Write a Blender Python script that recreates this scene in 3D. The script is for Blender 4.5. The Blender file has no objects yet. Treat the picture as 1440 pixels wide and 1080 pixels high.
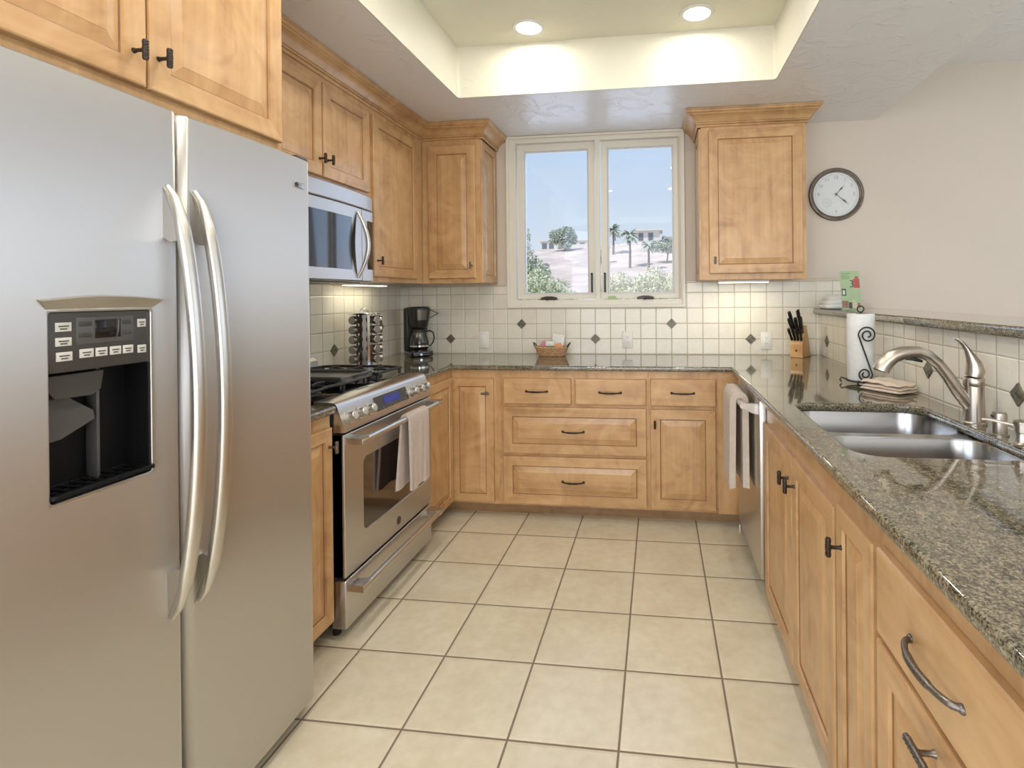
import bpy, bmesh, math, random
from mathutils import Vector, Matrix
S = bpy.context.scene
COL = S.collection
PI = math.pi

# ------------------------------------------------------------------ camera
F, CX, CY, YAW, PIT, ROL = 747.07, 829.16, 416.92, 0.12782, 0.00295, -0.00972
CAM = Vector((0.0, -3.6948, 1.3278))
fwd = Vector((-math.sin(YAW)*math.cos(PIT), math.cos(YAW)*math.cos(PIT), -math.sin(PIT)))
rgt = Vector((math.cos(YAW), math.sin(YAW), 0))
upv = rgt.cross(fwd)
r2 = math.cos(ROL)*rgt + math.sin(ROL)*upv
u2 = -math.sin(ROL)*rgt + math.cos(ROL)*upv
cd = bpy.data.cameras.new('camera'); cam = bpy.data.objects.new('camera', cd); COL.objects.link(cam)
M = Matrix((( r2.x, u2.x, -fwd.x, CAM.x), (r2.y, u2.y, -fwd.y, CAM.y), (r2.z, u2.z, -fwd.z, CAM.z), (0, 0, 0, 1)))
cam.matrix_world = M
cd.sensor_fit = 'HORIZONTAL'; cd.sensor_width = 36; cd.lens = F/1440*36
cd.shift_x = (720-CX)/1440; cd.shift_y = (CY-540)/1440
cd.clip_start = 0.02; cd.clip_end = 600
S.camera = cam
S.view_settings.view_transform = 'Standard'; S.view_settings.look = 'None'
S.view_settings.gamma = 1; S.view_settings.use_curve_mapping = False
S.view_settings.exposure = -0.07

# ------------------------------------------------------------------ world and lights
W = bpy.data.worlds.new('sky'); S.world = W; W.use_nodes = True
nt = W.node_tree; nt.nodes.clear()
tc = nt.nodes.new('ShaderNodeTexCoord'); sp = nt.nodes.new('ShaderNodeSeparateXYZ'); rp = nt.nodes.new('ShaderNodeValToRGB')
bg = nt.nodes.new('ShaderNodeBackground'); wo = nt.nodes.new('ShaderNodeOutputWorld')
mr = nt.nodes.new('ShaderNodeMapRange'); mr.inputs[1].default_value = -0.3; mr.inputs[2].default_value = 0.7
nt.links.new(tc.outputs['Generated'], sp.inputs[0]); nt.links.new(sp.outputs[2], mr.inputs[0]); nt.links.new(mr.outputs[0], rp.inputs[0])
e = rp.color_ramp.elements
e[0].position = 0.0; e[0].color = (0.36, 0.31, 0.25, 1)
e[1].position = 1.0; e[1].color = (0.36, 0.52, 0.86, 1)
for p, c in ((0.27, (0.42, 0.38, 0.33, 1)), (0.30, (0.84, 0.89, 0.94, 1)), (0.42, (0.68, 0.80, 0.95, 1)), (0.6, (0.53, 0.70, 0.94, 1))):
    x = e.new(p); x.color = c
nt.links.new(rp.outputs[0], bg.inputs[0]); bg.inputs[1].default_value = 1.0
nt.links.new(bg.outputs[0], wo.inputs[0])

def light(name, kind, loc, energy, color=(1, 1, 1), target=None, size=None, size_y=None, shape=None, spread=None, **k):
    l = bpy.data.lights.new(name, kind); l.energy = energy; l.color = color
    if kind == 'AREA':
        l.shape = shape or 'RECTANGLE'; l.size = size
        if size_y: l.size_y = size_y
        if spread: l.spread = spread
    for a, b in k.items(): setattr(l, a, b)
    o = bpy.data.objects.new(name, l); COL.objects.link(o); o.location = loc
    if target is not None:
        o.rotation_euler = (Vector(target)-Vector(loc)).to_track_quat('-Z', 'Y').to_euler()
    return o
light('sun', 'SUN', (0, 0, 30), 3.3, (1, .95, .86), target=(14, 13, 0), angle=0.02)
# daylight of the living room's big windows (right), plus an added unseen fill lamp behind the camera
light('daylight_right', 'AREA', (4.45, -3.4, 1.55), 60, (0.72, 0.85, 1.0), target=(0, -3.4, 1.55), size=5.0, size_y=2.1)
light('rear_fill', 'AREA', (0.6, -7.12, 1.3), 118, (0.98, 0.98, 1.0), target=(0, 0, 1.3), size=3.6, size_y=2.2)
light('daylight_left', 'AREA', (-1.80, -5.1, 1.5), 62, (0.72, 0.84, 1.0), target=(1.2, -1.6, 1.1), size=2.0, size_y=1.9)
light('daylight_kitchen', 'AREA', (-0.42, 0.24, 1.85), 6.5, (0.48, 0.68, 1.0), target=(-0.42, -2, 1.3), size=1.05, size_y=1.0)

# ------------------------------------------------------------------ mesh tools
class G:
    def __init__(s): s.bm = bmesh.new()
    def _m(s, faces, mat):
        if mat:
            for f in faces: f.material_index = mat
    def box(s, a, b, bev=0, mat=0, seg=2, rot=None, at=None):
        """axis box between corners a and b"""
        before = set(s.bm.faces) if mat else None
        a, b = Vector(a), Vector(b)
        c = (a+b)/2; d = Vector((abs(b.x-a.x), abs(b.y-a.y), abs(b.z-a.z)))
        r = bmesh.ops.create_cube(s.bm, size=1, matrix=Matrix.Translation(c) @ Matrix.Diagonal((d.x, d.y, d.z, 1)))
        vs = r['verts']
        if rot is not None:
            p = Matrix.Translation(at if at is not None else c)
            bmesh.ops.transform(s.bm, verts=vs, matrix=p @ rot @ p.inverted())
        if bev:
            es = list({e for v in vs for e in v.link_edges})
            bmesh.ops.bevel(s.bm, geom=es, offset=min(bev, min(d)*0.49), segments=seg, affect='EDGES', profile=0.5)
        if mat: s._m([f for f in s.bm.faces if f not in before], mat)
        return s
    def quad(s, pts, mat=0):
        f = s.bm.faces.new([s.bm.verts.new(p) for p in pts]); f.material_index = mat; return f
    def cyl(s, p0, p1, r0, r1=None, n=24, mat=0, caps=True):
        return s.tube([p0, p1], [r0, r0 if r1 is None else r1], n, mat, caps)
    def tube(s, pts, r, n=12, mat=0, caps=True, flat=1.0, up=None, closed=False):
        """sweep a circle (or ellipse: flat scales the second axis) along pts"""
        pts = [Vector(p) for p in pts]; k = len(pts)
        if not hasattr(r, '__len__'): r = [r]*k
        rings = []; prev = None
        for i, p in enumerate(pts):
            if closed: t = pts[(i+1) % k]-pts[i-1]
            else: t = (pts[min(i+1, k-1)]-pts[max(i-1, 0)])
            t.normalize()
            if up is not None: a = Vector(up)
            elif prev is None: a = Vector((0, 0, 1)) if abs(t.z) < .9 else Vector((1, 0, 0))
            else: a = prev
            b = t.cross(a).normalized(); a = b.cross(t).normalized(); prev = a
            fl = flat[i] if hasattr(flat, '__len__') else flat
            rings.append([s.bm.verts.new(p+r[i]*(math.cos(q)*a+fl*math.sin(q)*b)) for q in [2*PI*j/n for j in range(n)]])
        for i in range(k if closed else k-1):
            A, B = rings[i], rings[(i+1) % k]
            for j in range(n):
                f = s.bm.faces.new((A[j], A[(j+1) % n], B[(j+1) % n], B[j])); f.material_index = mat
        if caps and not closed:
            s.bm.faces.new(rings[0][::-1]).material_index = mat; s.bm.faces.new(rings[-1]).material_index = mat
        return s
    def lathe(s, prof, c=(0, 0, 0), n=32, mat=0, axis='z', caps=True):
        """prof: (radius, height) pairs along the axis from c"""
        c = Vector(c); rings = []
        for r, h in prof:
            ring = []
            for j in range(n):
                q = 2*PI*j/n; x, y = r*math.cos(q), r*math.sin(q)
                d = {'z': (x, y, h), 'x': (h, x, y), 'y': (x, -h, y), '-x': (-h, -x, y)}[axis]
                ring.append(s.bm.verts.new(c+Vector(d)))
            rings.append(ring)
        for A, B in zip(rings, rings[1:]):
            for j in range(n):
                f = s.bm.faces.new((A[j], A[(j+1) % n], B[(j+1) % n], B[j])); f.material_index = mat
        if caps:
            if prof[0][0] > 1e-5: s.bm.faces.new(rings[0][::-1]).material_index = mat
            if prof[-1][0] > 1e-5: s.bm.faces.new(rings[-1]).material_index = mat
        return s
    def prism(s, poly, t0, t1, axis='y', mat=0):
        """extrude a 2D polygon; axis y: (x,z) along y; x: (y,z) along x; z: (x,y) along z"""
        def P(u, v, t): return {'y': (u, t, v), 'x': (t, u, v), 'z': (u, v, t)}[axis]
        A = [s.bm.verts.new(P(u, v, t0)) for u, v in poly]; B = [s.bm.verts.new(P(u, v, t1)) for u, v in poly]
        n = len(poly); fs = []
        for j in range(n): fs.append(s.bm.faces.new((A[j], A[(j+1) % n], B[(j+1) % n], B[j])))
        fs.append(s.bm.faces.new(A[::-1])); fs.append(s.bm.faces.new(B)); s._m(fs, mat)
        return s
    def ball(s, c, r, sc=(1, 1, 1), mat=0, u=16, v=10):
        n0 = len(s.bm.faces)
        bmesh.ops.create_uvsphere(s.bm, u_segments=u, v_segments=v, radius=r, matrix=Matrix.Translation(c) @ Matrix.Diagonal((*sc, 1)))
        s.bm.faces.ensure_lookup_table(); s._m(s.bm.faces[n0:], mat)
        return s
    def shape(s, outer, holes, t, mtx, bev=0, mat=0):
        """flat plate with holes, thickness t, in the XY plane of mtx"""
        me = plate(outer, holes, t, bev); me.transform(mtx)
        n0 = len(s.bm.faces); s.bm.from_mesh(me); s.bm.faces.ensure_lookup_table(); s._m(s.bm.faces[n0:], mat)
        bpy.data.meshes.remove(me); return s
    def sweep(s, path, prof, mat=0, closed=False):
        """path: (x,y) list, prof: (outward offset, z) closed polygon; outward = right of travel"""
        n = len(path); rings = []
        for i in range(n):
            p = Vector(path[i])
            def nrm(a, b):
                d = (Vector(b)-Vector(a)).normalized(); return Vector((d.y, -d.x))
            if closed or 0 < i < n-1:
                n1 = nrm(path[i-1], path[i]); n2 = nrm(path[i], path[(i+1) % n]); m = (n1+n2); m = m/ (m.dot(n1))
            elif i == 0: m = nrm(path[0], path[1])
            else: m = nrm(path[-2], path[-1])
            rings.append([s.bm.verts.new((p.x+m.x*o, p.y+m.y*o, z)) for o, z in prof])
        k = len(prof)
        for i in range(n if closed else n-1):
            A, B = rings[i], rings[(i+1) % n]
            for j in range(k): s.bm.faces.new((A[j], A[(j+1) % k], B[(j+1) % k], B[j])).material_index = mat
        if not closed:
            s.bm.faces.new(rings[0][::-1]).material_index = mat; s.bm.faces.new(rings[-1]).material_index = mat
        return s

def rrect(x0, y0, x1, y1, r=0, n=6):
    if r <= 0: return [(x0, y0), (x1, y0), (x1, y1), (x0, y1)]
    P = []
    for cx, cy, a in ((x1-r, y0+r, -PI/2), (x1-r, y1-r, 0), (x0+r, y1-r, PI/2), (x0+r, y0+r, PI)):
        for i in range(n+1): q = a+PI/2*i/n; P.append((cx+r*math.cos(q), cy+r*math.sin(q)))
    return P
def plate(outer, holes, t, bev=0):
    cu = bpy.data.curves.new('c', 'CURVE'); cu.dimensions = '2D'; cu.fill_mode = 'BOTH'
    cu.extrude = t/2-bev; cu.bevel_depth = bev; cu.bevel_resolution = 2
    if bev: cu.offset = -bev
    for L in [outer]+list(holes):
        sp_ = cu.splines.new('POLY'); sp_.points.add(len(L)-1); sp_.use_cyclic_u = True
        for i, (x, y) in enumerate(L): sp_.points[i].co = (x, y, 0, 1)
    o = bpy.data.objects.new('c', cu)
    me = bpy.data.meshes.new_from_object(o)
    bpy.data.objects.remove(o); bpy.data.curves.remove(cu)
    return me
def text_mesh(txt, size, t=0.0004):
    cu = bpy.data.curves.new('t', 'FONT'); cu.body = txt; cu.size = size; cu.extrude = t; cu.align_x = 'CENTER'; cu.align_y = 'CENTER'
    o = bpy.data.objects.new('t', cu); me = bpy.data.meshes.new_from_object(o)
    bpy.data.objects.remove(o); bpy.data.curves.remove(cu); return me
def add_text(g, txt, size, mtx, mat=0, t=0.0004):
    me = text_mesh(txt, size, t); me.transform(mtx); n0 = len(g.bm.faces); g.bm.from_mesh(me); g.bm.faces.ensure_lookup_table()
    g._m(g.bm.faces[n0:], mat); bpy.data.meshes.remove(me)

def meta(o, label=None, cat=None, group=None, kind=None):
    if label: o['label'] = label
    if cat: o['category'] = cat
    if group: o['group'] = group
    if kind: o['kind'] = kind
    return o
def obj(name, g, mats, parent=None, local=False, smooth=35, loc=None, recalc=True):
    me = bpy.data.meshes.new(name)
    if recalc: bmesh.ops.recalc_face_normals(g.bm, faces=g.bm.faces)
    g.bm.to_mesh(me); g.bm.free()
    for m in (mats if isinstance(mats, (list, tuple)) else [mats]): me.materials.append(m)
    if smooth:
        me.polygons.foreach_set('use_smooth', [True]*len(me.polygons))
        me.set_sharp_from_angle(angle=math.radians(smooth))
    o = bpy.data.objects.new(name, me); COL.objects.link(o)
    if parent is not None:
        o.parent = parent
        if not local:
            off = Vector((0, 0, 0)); q = parent
            while q is not None: off += q.location; q = q.parent
            me.transform(Matrix.Translation(-off))
    elif not local:                       # top-level mesh: put its origin at its base
        xs = [v.co for v in me.vertices]
        mn = [min(v[i] for v in xs) for i in range(3)]; mx = [max(v[i] for v in xs) for i in range(3)]
        b = Vector(((mn[0]+mx[0])/2, (mn[1]+mx[1])/2, mn[2])); me.transform(Matrix.Translation(-b)); o.location = b
    if loc is not None: o.location = loc
    return o
def thing(name, label, cat, loc, rotz=0, group=None):
    o = bpy.data.objects.new(name, None); COL.objects.link(o); o.location = loc; o.rotation_euler = (0, 0, rotz)
    o.empty_display_size = 0.05
    return meta(o, label, cat, group)
def struct(name, g, m, **k): return meta(obj(name, g, m, **k), kind='structure')

# ------------------------------------------------------------------ materials
def nodes(name):
    m = bpy.data.materials.new(name); m.use_nodes = True; n = m.node_tree; b = n.nodes['Principled BSDF']; return m, n, b
def N(n, t, **k):
    x = n.nodes.new(t)
    for a, v in k.items(): setattr(x, a, v)
    return x
def pm(name, col, rough=.5, metal=0, noise=0, nscale=20, bump=0, bscale=60, coat=0, emit=None, estr=0, spec=None, trans=0):
    m, n, b = nodes(name)
    b.inputs['Roughness'].default_value = rough; b.inputs['Metallic'].default_value = metal
    b.inputs['Base Color'].default_value = (*col, 1); b.inputs['Coat Weight'].default_value = coat; b.inputs['Coat Roughness'].default_value = .08
    b.inputs['Transmission Weight'].default_value = trans
    if spec is not None: b.inputs['Specular IOR Level'].default_value = spec
    if emit: b.inputs['Emission Color'].default_value = (*emit, 1); b.inputs['Emission Strength'].default_value = estr
    t = N(n, 'ShaderNodeTexCoord')
    no = N(n, 'ShaderNodeTexNoise'); no.inputs['Scale'].default_value = nscale; no.inputs['Detail'].default_value = 4
    n.links.new(t.outputs['Object'], no.inputs['Vector'])
    if noise:
        r = N(n, 'ShaderNodeMapRange'); r.inputs[1].default_value = .3; r.inputs[2].default_value = .7; r.inputs[3].default_value = 1-noise; r.inputs[4].default_value = 1+noise
        mx = N(n, 'ShaderNodeMix', data_type='RGBA', blend_type='MULTIPLY'); mx.inputs[0].default_value = 1
        mx.inputs[6].default_value = (*col, 1)
        n.links.new(no.outputs[0], r.inputs[0]); n.links.new(r.outputs[0], mx.inputs[7]); n.links.new(mx.outputs[2], b.inputs['Base Color'])
    if bump:
        n2 = N(n, 'ShaderNodeTexNoise'); n2.inputs['Scale'].default_value = bscale; n2.inputs['Detail'].default_value = 3
        n.links.new(t.outputs['Object'], n2.inputs['Vector'])
        bp = N(n, 'ShaderNodeBump'); bp.inputs['Strength'].default_value = bump; bp.inputs['Distance'].default_value = .003
        n.links.new(n2.outputs[0], bp.inputs['Height']); n.links.new(bp.outputs[0], b.inputs['Normal'])
    return m
def math_(n, op, a, b=None, c=None):
    x = N(n, 'ShaderNodeMath', operation=op)
    for i, v in enumerate((a, b, c)):
        if v is None: continue
        if isinstance(v, (int, float)): x.inputs[i].default_value = v
        else: n.links.new(v, x.inputs[i])
    return x.outputs[0]
def wood(name, axis, dark=1.0):
    m, n, b = nodes(name)
    t = N(n, 'ShaderNodeTexCoord'); oi = N(n, 'ShaderNodeObjectInfo')
    off = N(n, 'ShaderNodeVectorMath', operation='MULTIPLY_ADD'); off.inputs[1].default_value = (7.3, 5.1, 9.7)
    cmb = N(n, 'ShaderNodeCombineXYZ')
    for i in range(3): n.links.new(oi.outputs['Random'], cmb.inputs[i])
    n.links.new(cmb.outputs[0], off.inputs[0]); n.links.new(t.outputs['Object'], off.inputs[2])
    sc = [7, 7, 7]; sc['xyz'.index(axis)] = .9
    mp = N(n, 'ShaderNodeMapping'); mp.inputs['Scale'].default_value = sc; n.links.new(off.outputs[0], mp.inputs[0])
    a = N(n, 'ShaderNodeTexNoise'); a.inputs['Scale'].default_value = 1.0; a.inputs['Detail'].default_value = 5; a.inputs['Distortion'].default_value = 1.2
    n.links.new(mp.outputs[0], a.inputs['Vector'])
    sc2 = [60, 60, 60]; sc2['xyz'.index(axis)] = 2.5
    mp2 = N(n, 'ShaderNodeMapping'); mp2.inputs['Scale'].default_value = sc2; n.links.new(off.outputs[0], mp2.inputs[0])
    f = N(n, 'ShaderNodeTexNoise'); f.inputs['Scale'].default_value = 1; f.inputs['Detail'].default_value = 2; n.links.new(mp2.outputs[0], f.inputs['Vector'])
    bl = N(n, 'ShaderNodeTexNoise'); bl.inputs['Scale'].default_value = 4.5; bl.inputs['Detail'].default_value = 3; bl.inputs['Distortion'].default_value = 2.5; n.links.new(off.outputs[0], bl.inputs['Vector'])
    v = math_(n, 'MULTIPLY_ADD', f.outputs[0], .22, math_(n, 'MULTIPLY_ADD', bl.outputs[0], .55, math_(n, 'MULTIPLY', a.outputs[0], .5)))
    r = N(n, 'ShaderNodeValToRGB'); n.links.new(v, r.inputs[0])
    e = r.color_ramp.elements
    d = dark
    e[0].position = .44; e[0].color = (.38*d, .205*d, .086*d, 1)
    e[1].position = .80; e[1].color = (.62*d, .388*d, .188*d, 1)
    x = e.new(.60); x.color = (.52*d, .303*d, .134*d, 1)
    n.links.new(r.outputs[0], b.inputs['Base Color'])
    b.inputs['Roughness'].default_value = .38; b.inputs['Coat Weight'].default_value = .25; b.inputs['Coat Roughness'].default_value = .2
    return m
def tile_nodes(n, u, v, pitch, grout, u0, v0):
    """grid mask: 1 inside a tile, 0 in the joint; returns mask, cell hash"""
    def edge(c, c0):
        f = math_(n, 'DIVIDE', math_(n, 'SUBTRACT', c, c0), pitch)
        fr = math_(n, 'FRACT', math_(n, 'ADD', f, 100.0)); fl = math_(n, 'FLOOR', math_(n, 'ADD', f, 100.0))
        d = math_(n, 'MULTIPLY', math_(n, 'MINIMUM', fr, math_(n, 'SUBTRACT', 1.0, fr)), pitch)
        return d, fl
    du, iu = edge(u, u0); dv, iv = edge(v, v0)
    d = math_(n, 'MINIMUM', du, dv)
    sm = N(n, 'ShaderNodeMapRange', interpolation_type='SMOOTHSTEP'); sm.inputs[1].default_value = grout*.35; sm.inputs[2].default_value = grout*.75
    n.links.new(d, sm.inputs[0])
    cb = N(n, 'ShaderNodeCombineXYZ'); n.links.new(iu, cb.inputs[0]); n.links.new(iv, cb.inputs[1])
    wn = N(n, 'ShaderNodeTexWhiteNoise', noise_dimensions='3D'); n.links.new(cb.outputs[0], wn.inputs['Vector'])
    return sm.outputs[0], wn.outputs[0], d
def tile_mat(name, pitch, grout, u0, v0, plane, c1, c2, cg, rough, bumpd=.0015, var=.06, nsc=6, ndark=.1):
    m, n, b = nodes(name)
    g = N(n, 'ShaderNodeNewGeometry'); s = N(n, 'ShaderNodeSeparateXYZ'); n.links.new(g.outputs['Position'], s.inputs[0])
    ax = {'xy': (0, 1), 'xz': (0, 2), 'yz': (1, 2)}[plane]
    mask, h, d = tile_nodes(n, s.outputs[ax[0]], s.outputs[ax[1]], pitch, grout, u0, v0)
    no = N(n, 'ShaderNodeTexNoise'); no.inputs['Scale'].default_value = nsc; no.inputs['Detail'].default_value = 6; no.inputs['Roughness'].default_value = .65
    n.links.new(g.outputs['Position'], no.inputs['Vector'])
    no2 = N(n, 'ShaderNodeTexNoise'); no2.inputs['Scale'].default_value = nsc*5; no2.inputs['Detail'].default_value = 5; n.links.new(g.outputs['Position'], no2.inputs['Vector'])
    k = math_(n, 'ADD', math_(n, 'MULTIPLY', no.outputs[0], .65), math_(n, 'MULTIPLY', no2.outputs[0], .35))
    r = N(n, 'ShaderNodeMapRange'); r.inputs[1].default_value = .38; r.inputs[2].default_value = .62; n.links.new(k, r.inputs[0])
    mx = N(n, 'ShaderNodeMix', data_type='RGBA'); mx.inputs[6].default_value = (*c1, 1); mx.inputs[7].default_value = (*c2, 1); n.links.new(r.outputs[0], mx.inputs[0])
    hv = N(n, 'ShaderNodeMapRange'); hv.inputs[3].default_value = 1-var; hv.inputs[4].default_value = 1+var; n.links.new(h, hv.inputs[0])
    ml = N(n, 'ShaderNodeMix', data_type='RGBA', blend_type='MULTIPLY'); ml.inputs[0].default_value = 1; n.links.new(mx.outputs[2], ml.inputs[6]); n.links.new(hv.outputs[0], ml.inputs[7])
    mg = N(n, 'ShaderNodeMix', data_type='RGBA'); mg.inputs[6].default_value = (*cg, 1); n.links.new(mask, mg.inputs[0]); n.links.new(ml.outputs[2], mg.inputs[7])
    n.links.new(mg.outputs[2], b.inputs['Base Color'])
    rr = N(n, 'ShaderNodeMapRange'); rr.inputs[3].default_value = .8; rr.inputs[4].default_value = rough; n.links.new(mask, rr.inputs[0]); n.links.new(rr.outputs[0], b.inputs['Roughness'])
    hh = N(n, 'ShaderNodeMapRange', interpolation_type='SMOOTHERSTEP'); hh.inputs[1].default_value = grout*.3; hh.inputs[2].default_value = grout*2.2; n.links.new(d, hh.inputs[0])
    hsum = math_(n, 'MULTIPLY_ADD', no.outputs[0], .25, hh.outputs[0])
    bp = N(n, 'ShaderNodeBump'); bp.inputs['Distance'].default_value = bumpd; bp.inputs['Strength'].default_value = .8
    n.links.new(hsum, bp.inputs['Height']); n.links.new(bp.outputs[0], b.inputs['Normal'])
    return m
def granite(name):
    m, n, b = nodes(name)
    g = N(n, 'ShaderNodeNewGeometry')
    a = N(n, 'ShaderNodeTexNoise'); a.inputs['Scale'].default_value = 170; a.inputs['Detail'].default_value = 3; a.inputs['Roughness'].default_value = .7; n.links.new(g.outputs['Position'], a.inputs['Vector'])
    v = N(n, 'ShaderNodeTexVoronoi'); v.inputs['Scale'].default_value = 260; n.links.new(g.outputs['Position'], v.inputs['Vector'])
    c = N(n, 'ShaderNodeTexNoise'); c.inputs['Scale'].default_value = 45; c.inputs['Detail'].default_value = 5; n.links.new(g.outputs['Position'], c.inputs['Vector'])
    k = math_(n, 'ADD', math_(n, 'MULTIPLY', a.outputs[0], .6), math_(n, 'ADD', math_(n, 'MULTIPLY', v.outputs['Distance'], .14), math_(n, 'MULTIPLY', c.outputs[0], .22)))
    r = N(n, 'ShaderNodeValToRGB'); n.links.new(k, r.inputs[0]); e = r.color_ramp.elements
    e[0].position = .37; e[0].color = (.012, .011, .008, 1); e[1].position = .60; e[1].color = (.33, .28, .19, 1)
    for p, q in ((.43, (.06, .052, .034, 1)), (.48, (.15, .13, .085, 1)), (.54, (.22, .19, .125, 1))):
        x = e.new(p); x.color = q
    n.links.new(r.outputs[0], b.inputs['Base Color']); b.inputs['Roughness'].default_value = .07; b.inputs['IOR'].default_value = 1.6
    b.inputs['Coat Weight'].default_value = .5; b.inputs['Coat Roughness'].default_value = .04
    return m
def steel(name, col=(.62, .60, .58), rough=.27, dirn='y', streak=.01, aniso=0, tan=(0, 1, 0)):
    m, n, b = nodes(name)
    g = N(n, 'ShaderNodeNewGeometry'); mp = N(n, 'ShaderNodeMapping')
    sc = {'y': (60, .8, 60), 'x': (.8, 60, 60), 'z': (60, 60, .8)}[dirn]
    mp.inputs['Scale'].default_value = sc; n.links.new(g.outputs['Position'], mp.inputs[0])
    no = N(n, 'ShaderNodeTexNoise'); no.inputs['Scale'].default_value = 1; no.inputs['Detail'].default_value = 2; n.links.new(mp.outputs[0], no.inputs['Vector'])
    r = N(n, 'ShaderNodeMapRange'); r.inputs[3].default_value = rough-streak; r.inputs[4].default_value = rough+streak; n.links.new(no.outputs[0], r.inputs[0]); n.links.new(r.outputs[0], b.inputs['Roughness'])
    b.inputs['Metallic'].default_value = 1; b.inputs['Base Color'].default_value = (*col, 1)
    if aniso:
        b.inputs['Anisotropic'].default_value = aniso; cv = N(n, 'ShaderNodeCombineXYZ')
        for i in range(3): cv.inputs[i].default_value = tan[i]
        n.links.new(cv.outputs[0], b.inputs['Tangent'])
    return m
def plaster(name, col, rough=.55, bump=.5, scale=9, spec=.5):
    m, n, b = nodes(name)
    g = N(n, 'ShaderNodeNewGeometry')
    a = N(n, 'ShaderNodeTexNoise'); a.inputs['Scale'].default_value = scale; a.inputs['Detail'].default_value = 6; a.inputs['Roughness'].default_value = .55; a.inputs['Distortion'].default_value = 1.5
    n.links.new(g.outputs['Position'], a.inputs['Vector'])
    r = N(n, 'ShaderNodeMapRange'); r.inputs[1].default_value = .52; r.inputs[2].default_value = .60; n.links.new(a.outputs[0], r.inputs[0])
    bp = N(n, 'ShaderNodeBump'); bp.inputs['Distance'].default_value = .0035; bp.inputs['Strength'].default_value = bump; n.links.new(r.outputs[0], bp.inputs['Height']); n.links.new(bp.outputs[0], b.inputs['Normal'])
    b.inputs['Base Color'].default_value = (*col, 1); b.inputs['Roughness'].default_value = rough; b.inputs['Specular IOR Level'].default_value = spec
    return m
def glassy(name, tint=(1, 1, 1), rough=0, refl=1.0, dark=0):
    m = bpy.data.materials.new(name); m.use_nodes = True; n = m.node_tree; n.nodes.clear()
    tr = N(n, 'ShaderNodeBsdfTransparent'); tr.inputs[0].default_value = (*tint, 1)
    gl = N(n, 'ShaderNodeBsdfGlossy'); gl.inputs['Roughness'].default_value = rough
    fr = N(n, 'ShaderNodeFresnel'); fr.inputs[0].default_value = 1.45
    mx = N(n, 'ShaderNodeMixShader'); o = N(n, 'ShaderNodeOutputMaterial')
    k = math_(n, 'MULTIPLY', fr.outputs[0], refl)
    n.links.new(k, mx.inputs[0]); n.links.new(tr.outputs[0], mx.inputs[1]); n.links.new(gl.outputs[0], mx.inputs[2]); n.links.new(mx.outputs[0], o.inputs[0])
    return m
WV, WX, WY = wood('maple_vertical', 'z'), wood('maple_along_x', 'x'), wood('maple_along_y', 'y')
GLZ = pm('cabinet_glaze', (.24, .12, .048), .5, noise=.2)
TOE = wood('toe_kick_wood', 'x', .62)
WALL = plaster('beige_wall_paint', (.62, .54, .455), .6, .08, 5)
SOF = plaster('soffit_paint', (.78, .77, .765), .28, .45, 6)
TRAY = plaster('tray_paint', (.76, .73, .60), .45, .25, 5)
FLOOR = tile_mat('floor_tile', .3331, .0065, -1.125, -1.8245, 'xy', (.62, .55, .40), (.72, .66, .51), (.20, .155, .105), .30, .0012, .035, 5)
BT = ((.73, .69, .585), (.78, .74, .64), (.43, .37, .28))
SPL_B = tile_mat('splash_tile_back', .1054, .0030, -.436, 1.0205, 'xz', *BT, .16, .0014, .03, 14)
SPL_L = tile_mat('splash_tile_left', .1054, .0030, -.821, 1.0205, 'yz', *BT, .16, .0014, .03, 14)
SPL_R = tile_mat('splash_tile_right', .1054, .0030, -1.451, 1.0205, 'yz', *BT, .16, .0014, .03, 14)
ACC = pm('accent_stone', (.13, .12, .085), .3, noise=.6, nscale=60)
CAPM = pm('splash_trim', (.60, .52, .38), .25, noise=.05)
GRAN = granite('green_granite')
ST_Y = steel('brushed_steel', (.62, .60, .58), .34, 'y', .008, .8, (0, 1, 0)); ST_F = steel('fridge_steel', (.61, .59, .57), .46, 'y', .008, .95, (0, 1, 0)); ST_S = steel('satin_steel', (.62, .60, .56), .33, 'z', .008)
ST_K = steel('sink_steel', (.46, .46, .465), .22, 'x', .008)
NICK = steel('brushed_nickel', (.47, .42, .36), .30, 'z', .008)
CHR = pm('chrome', (.75, .75, .75), .12, 1)
BLK = pm('black_plastic', (.010, .009, .009), .35); BLKG = pm('black_gloss', (.006, .006, .007), .06, coat=.5); BLKS = pm('black_satin', (.005, .005, .006), .5, spec=.25); LID = pm('jar_lid', (.34, .33, .31), .25, .9)
DGR = pm('dark_grey_plastic', (.050, .046, .042), .38); GRY = pm('grey_plastic', (.085, .082, .08), .35)
IRON = pm('cast_iron', (.018, .017, .016), .5, noise=.3, bump=.3, bscale=300)
BRZ = pm('dark_bronze', (.055, .042, .034), .38, .7, noise=.4, nscale=200)
PEW = pm('pewter', (.20, .18, .16), .35, .9, noise=.3, nscale=300)
WHT = pm('white_plastic', (.78, .76, .70), .35); WHITE = pm('white_paper', (.82, .82, .80), .8)
CREAM = pm('window_paint', (.76, .72, .62), .4)
VIN = pm('window_vinyl', (.62, .63, .62), .4)
BTN = pm('button_label', (.60, .58, .53), .5)
LENS = pm('lamp_lens', (1, 1, 1), .5, emit=(1, .93, .80), estr=6.0)
STRIP = pm('strip_lens', (1, 1, 1), .5, emit=(1, .92, .72), estr=4.5)
GLS = glassy('clear_glass', refl=.55); GLT = glassy('tinted_glass', (.55, .55, .52), 0, 1.4)
TOW = pm('towel_beige', (.60, .51, .43), .95, noise=.06, nscale=40, bump=.9, bscale=420)
TOW2 = pm('towel_oven', (.56, .47, .41), .95, noise=.05, nscale=40, bump=.6, bscale=600)

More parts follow.
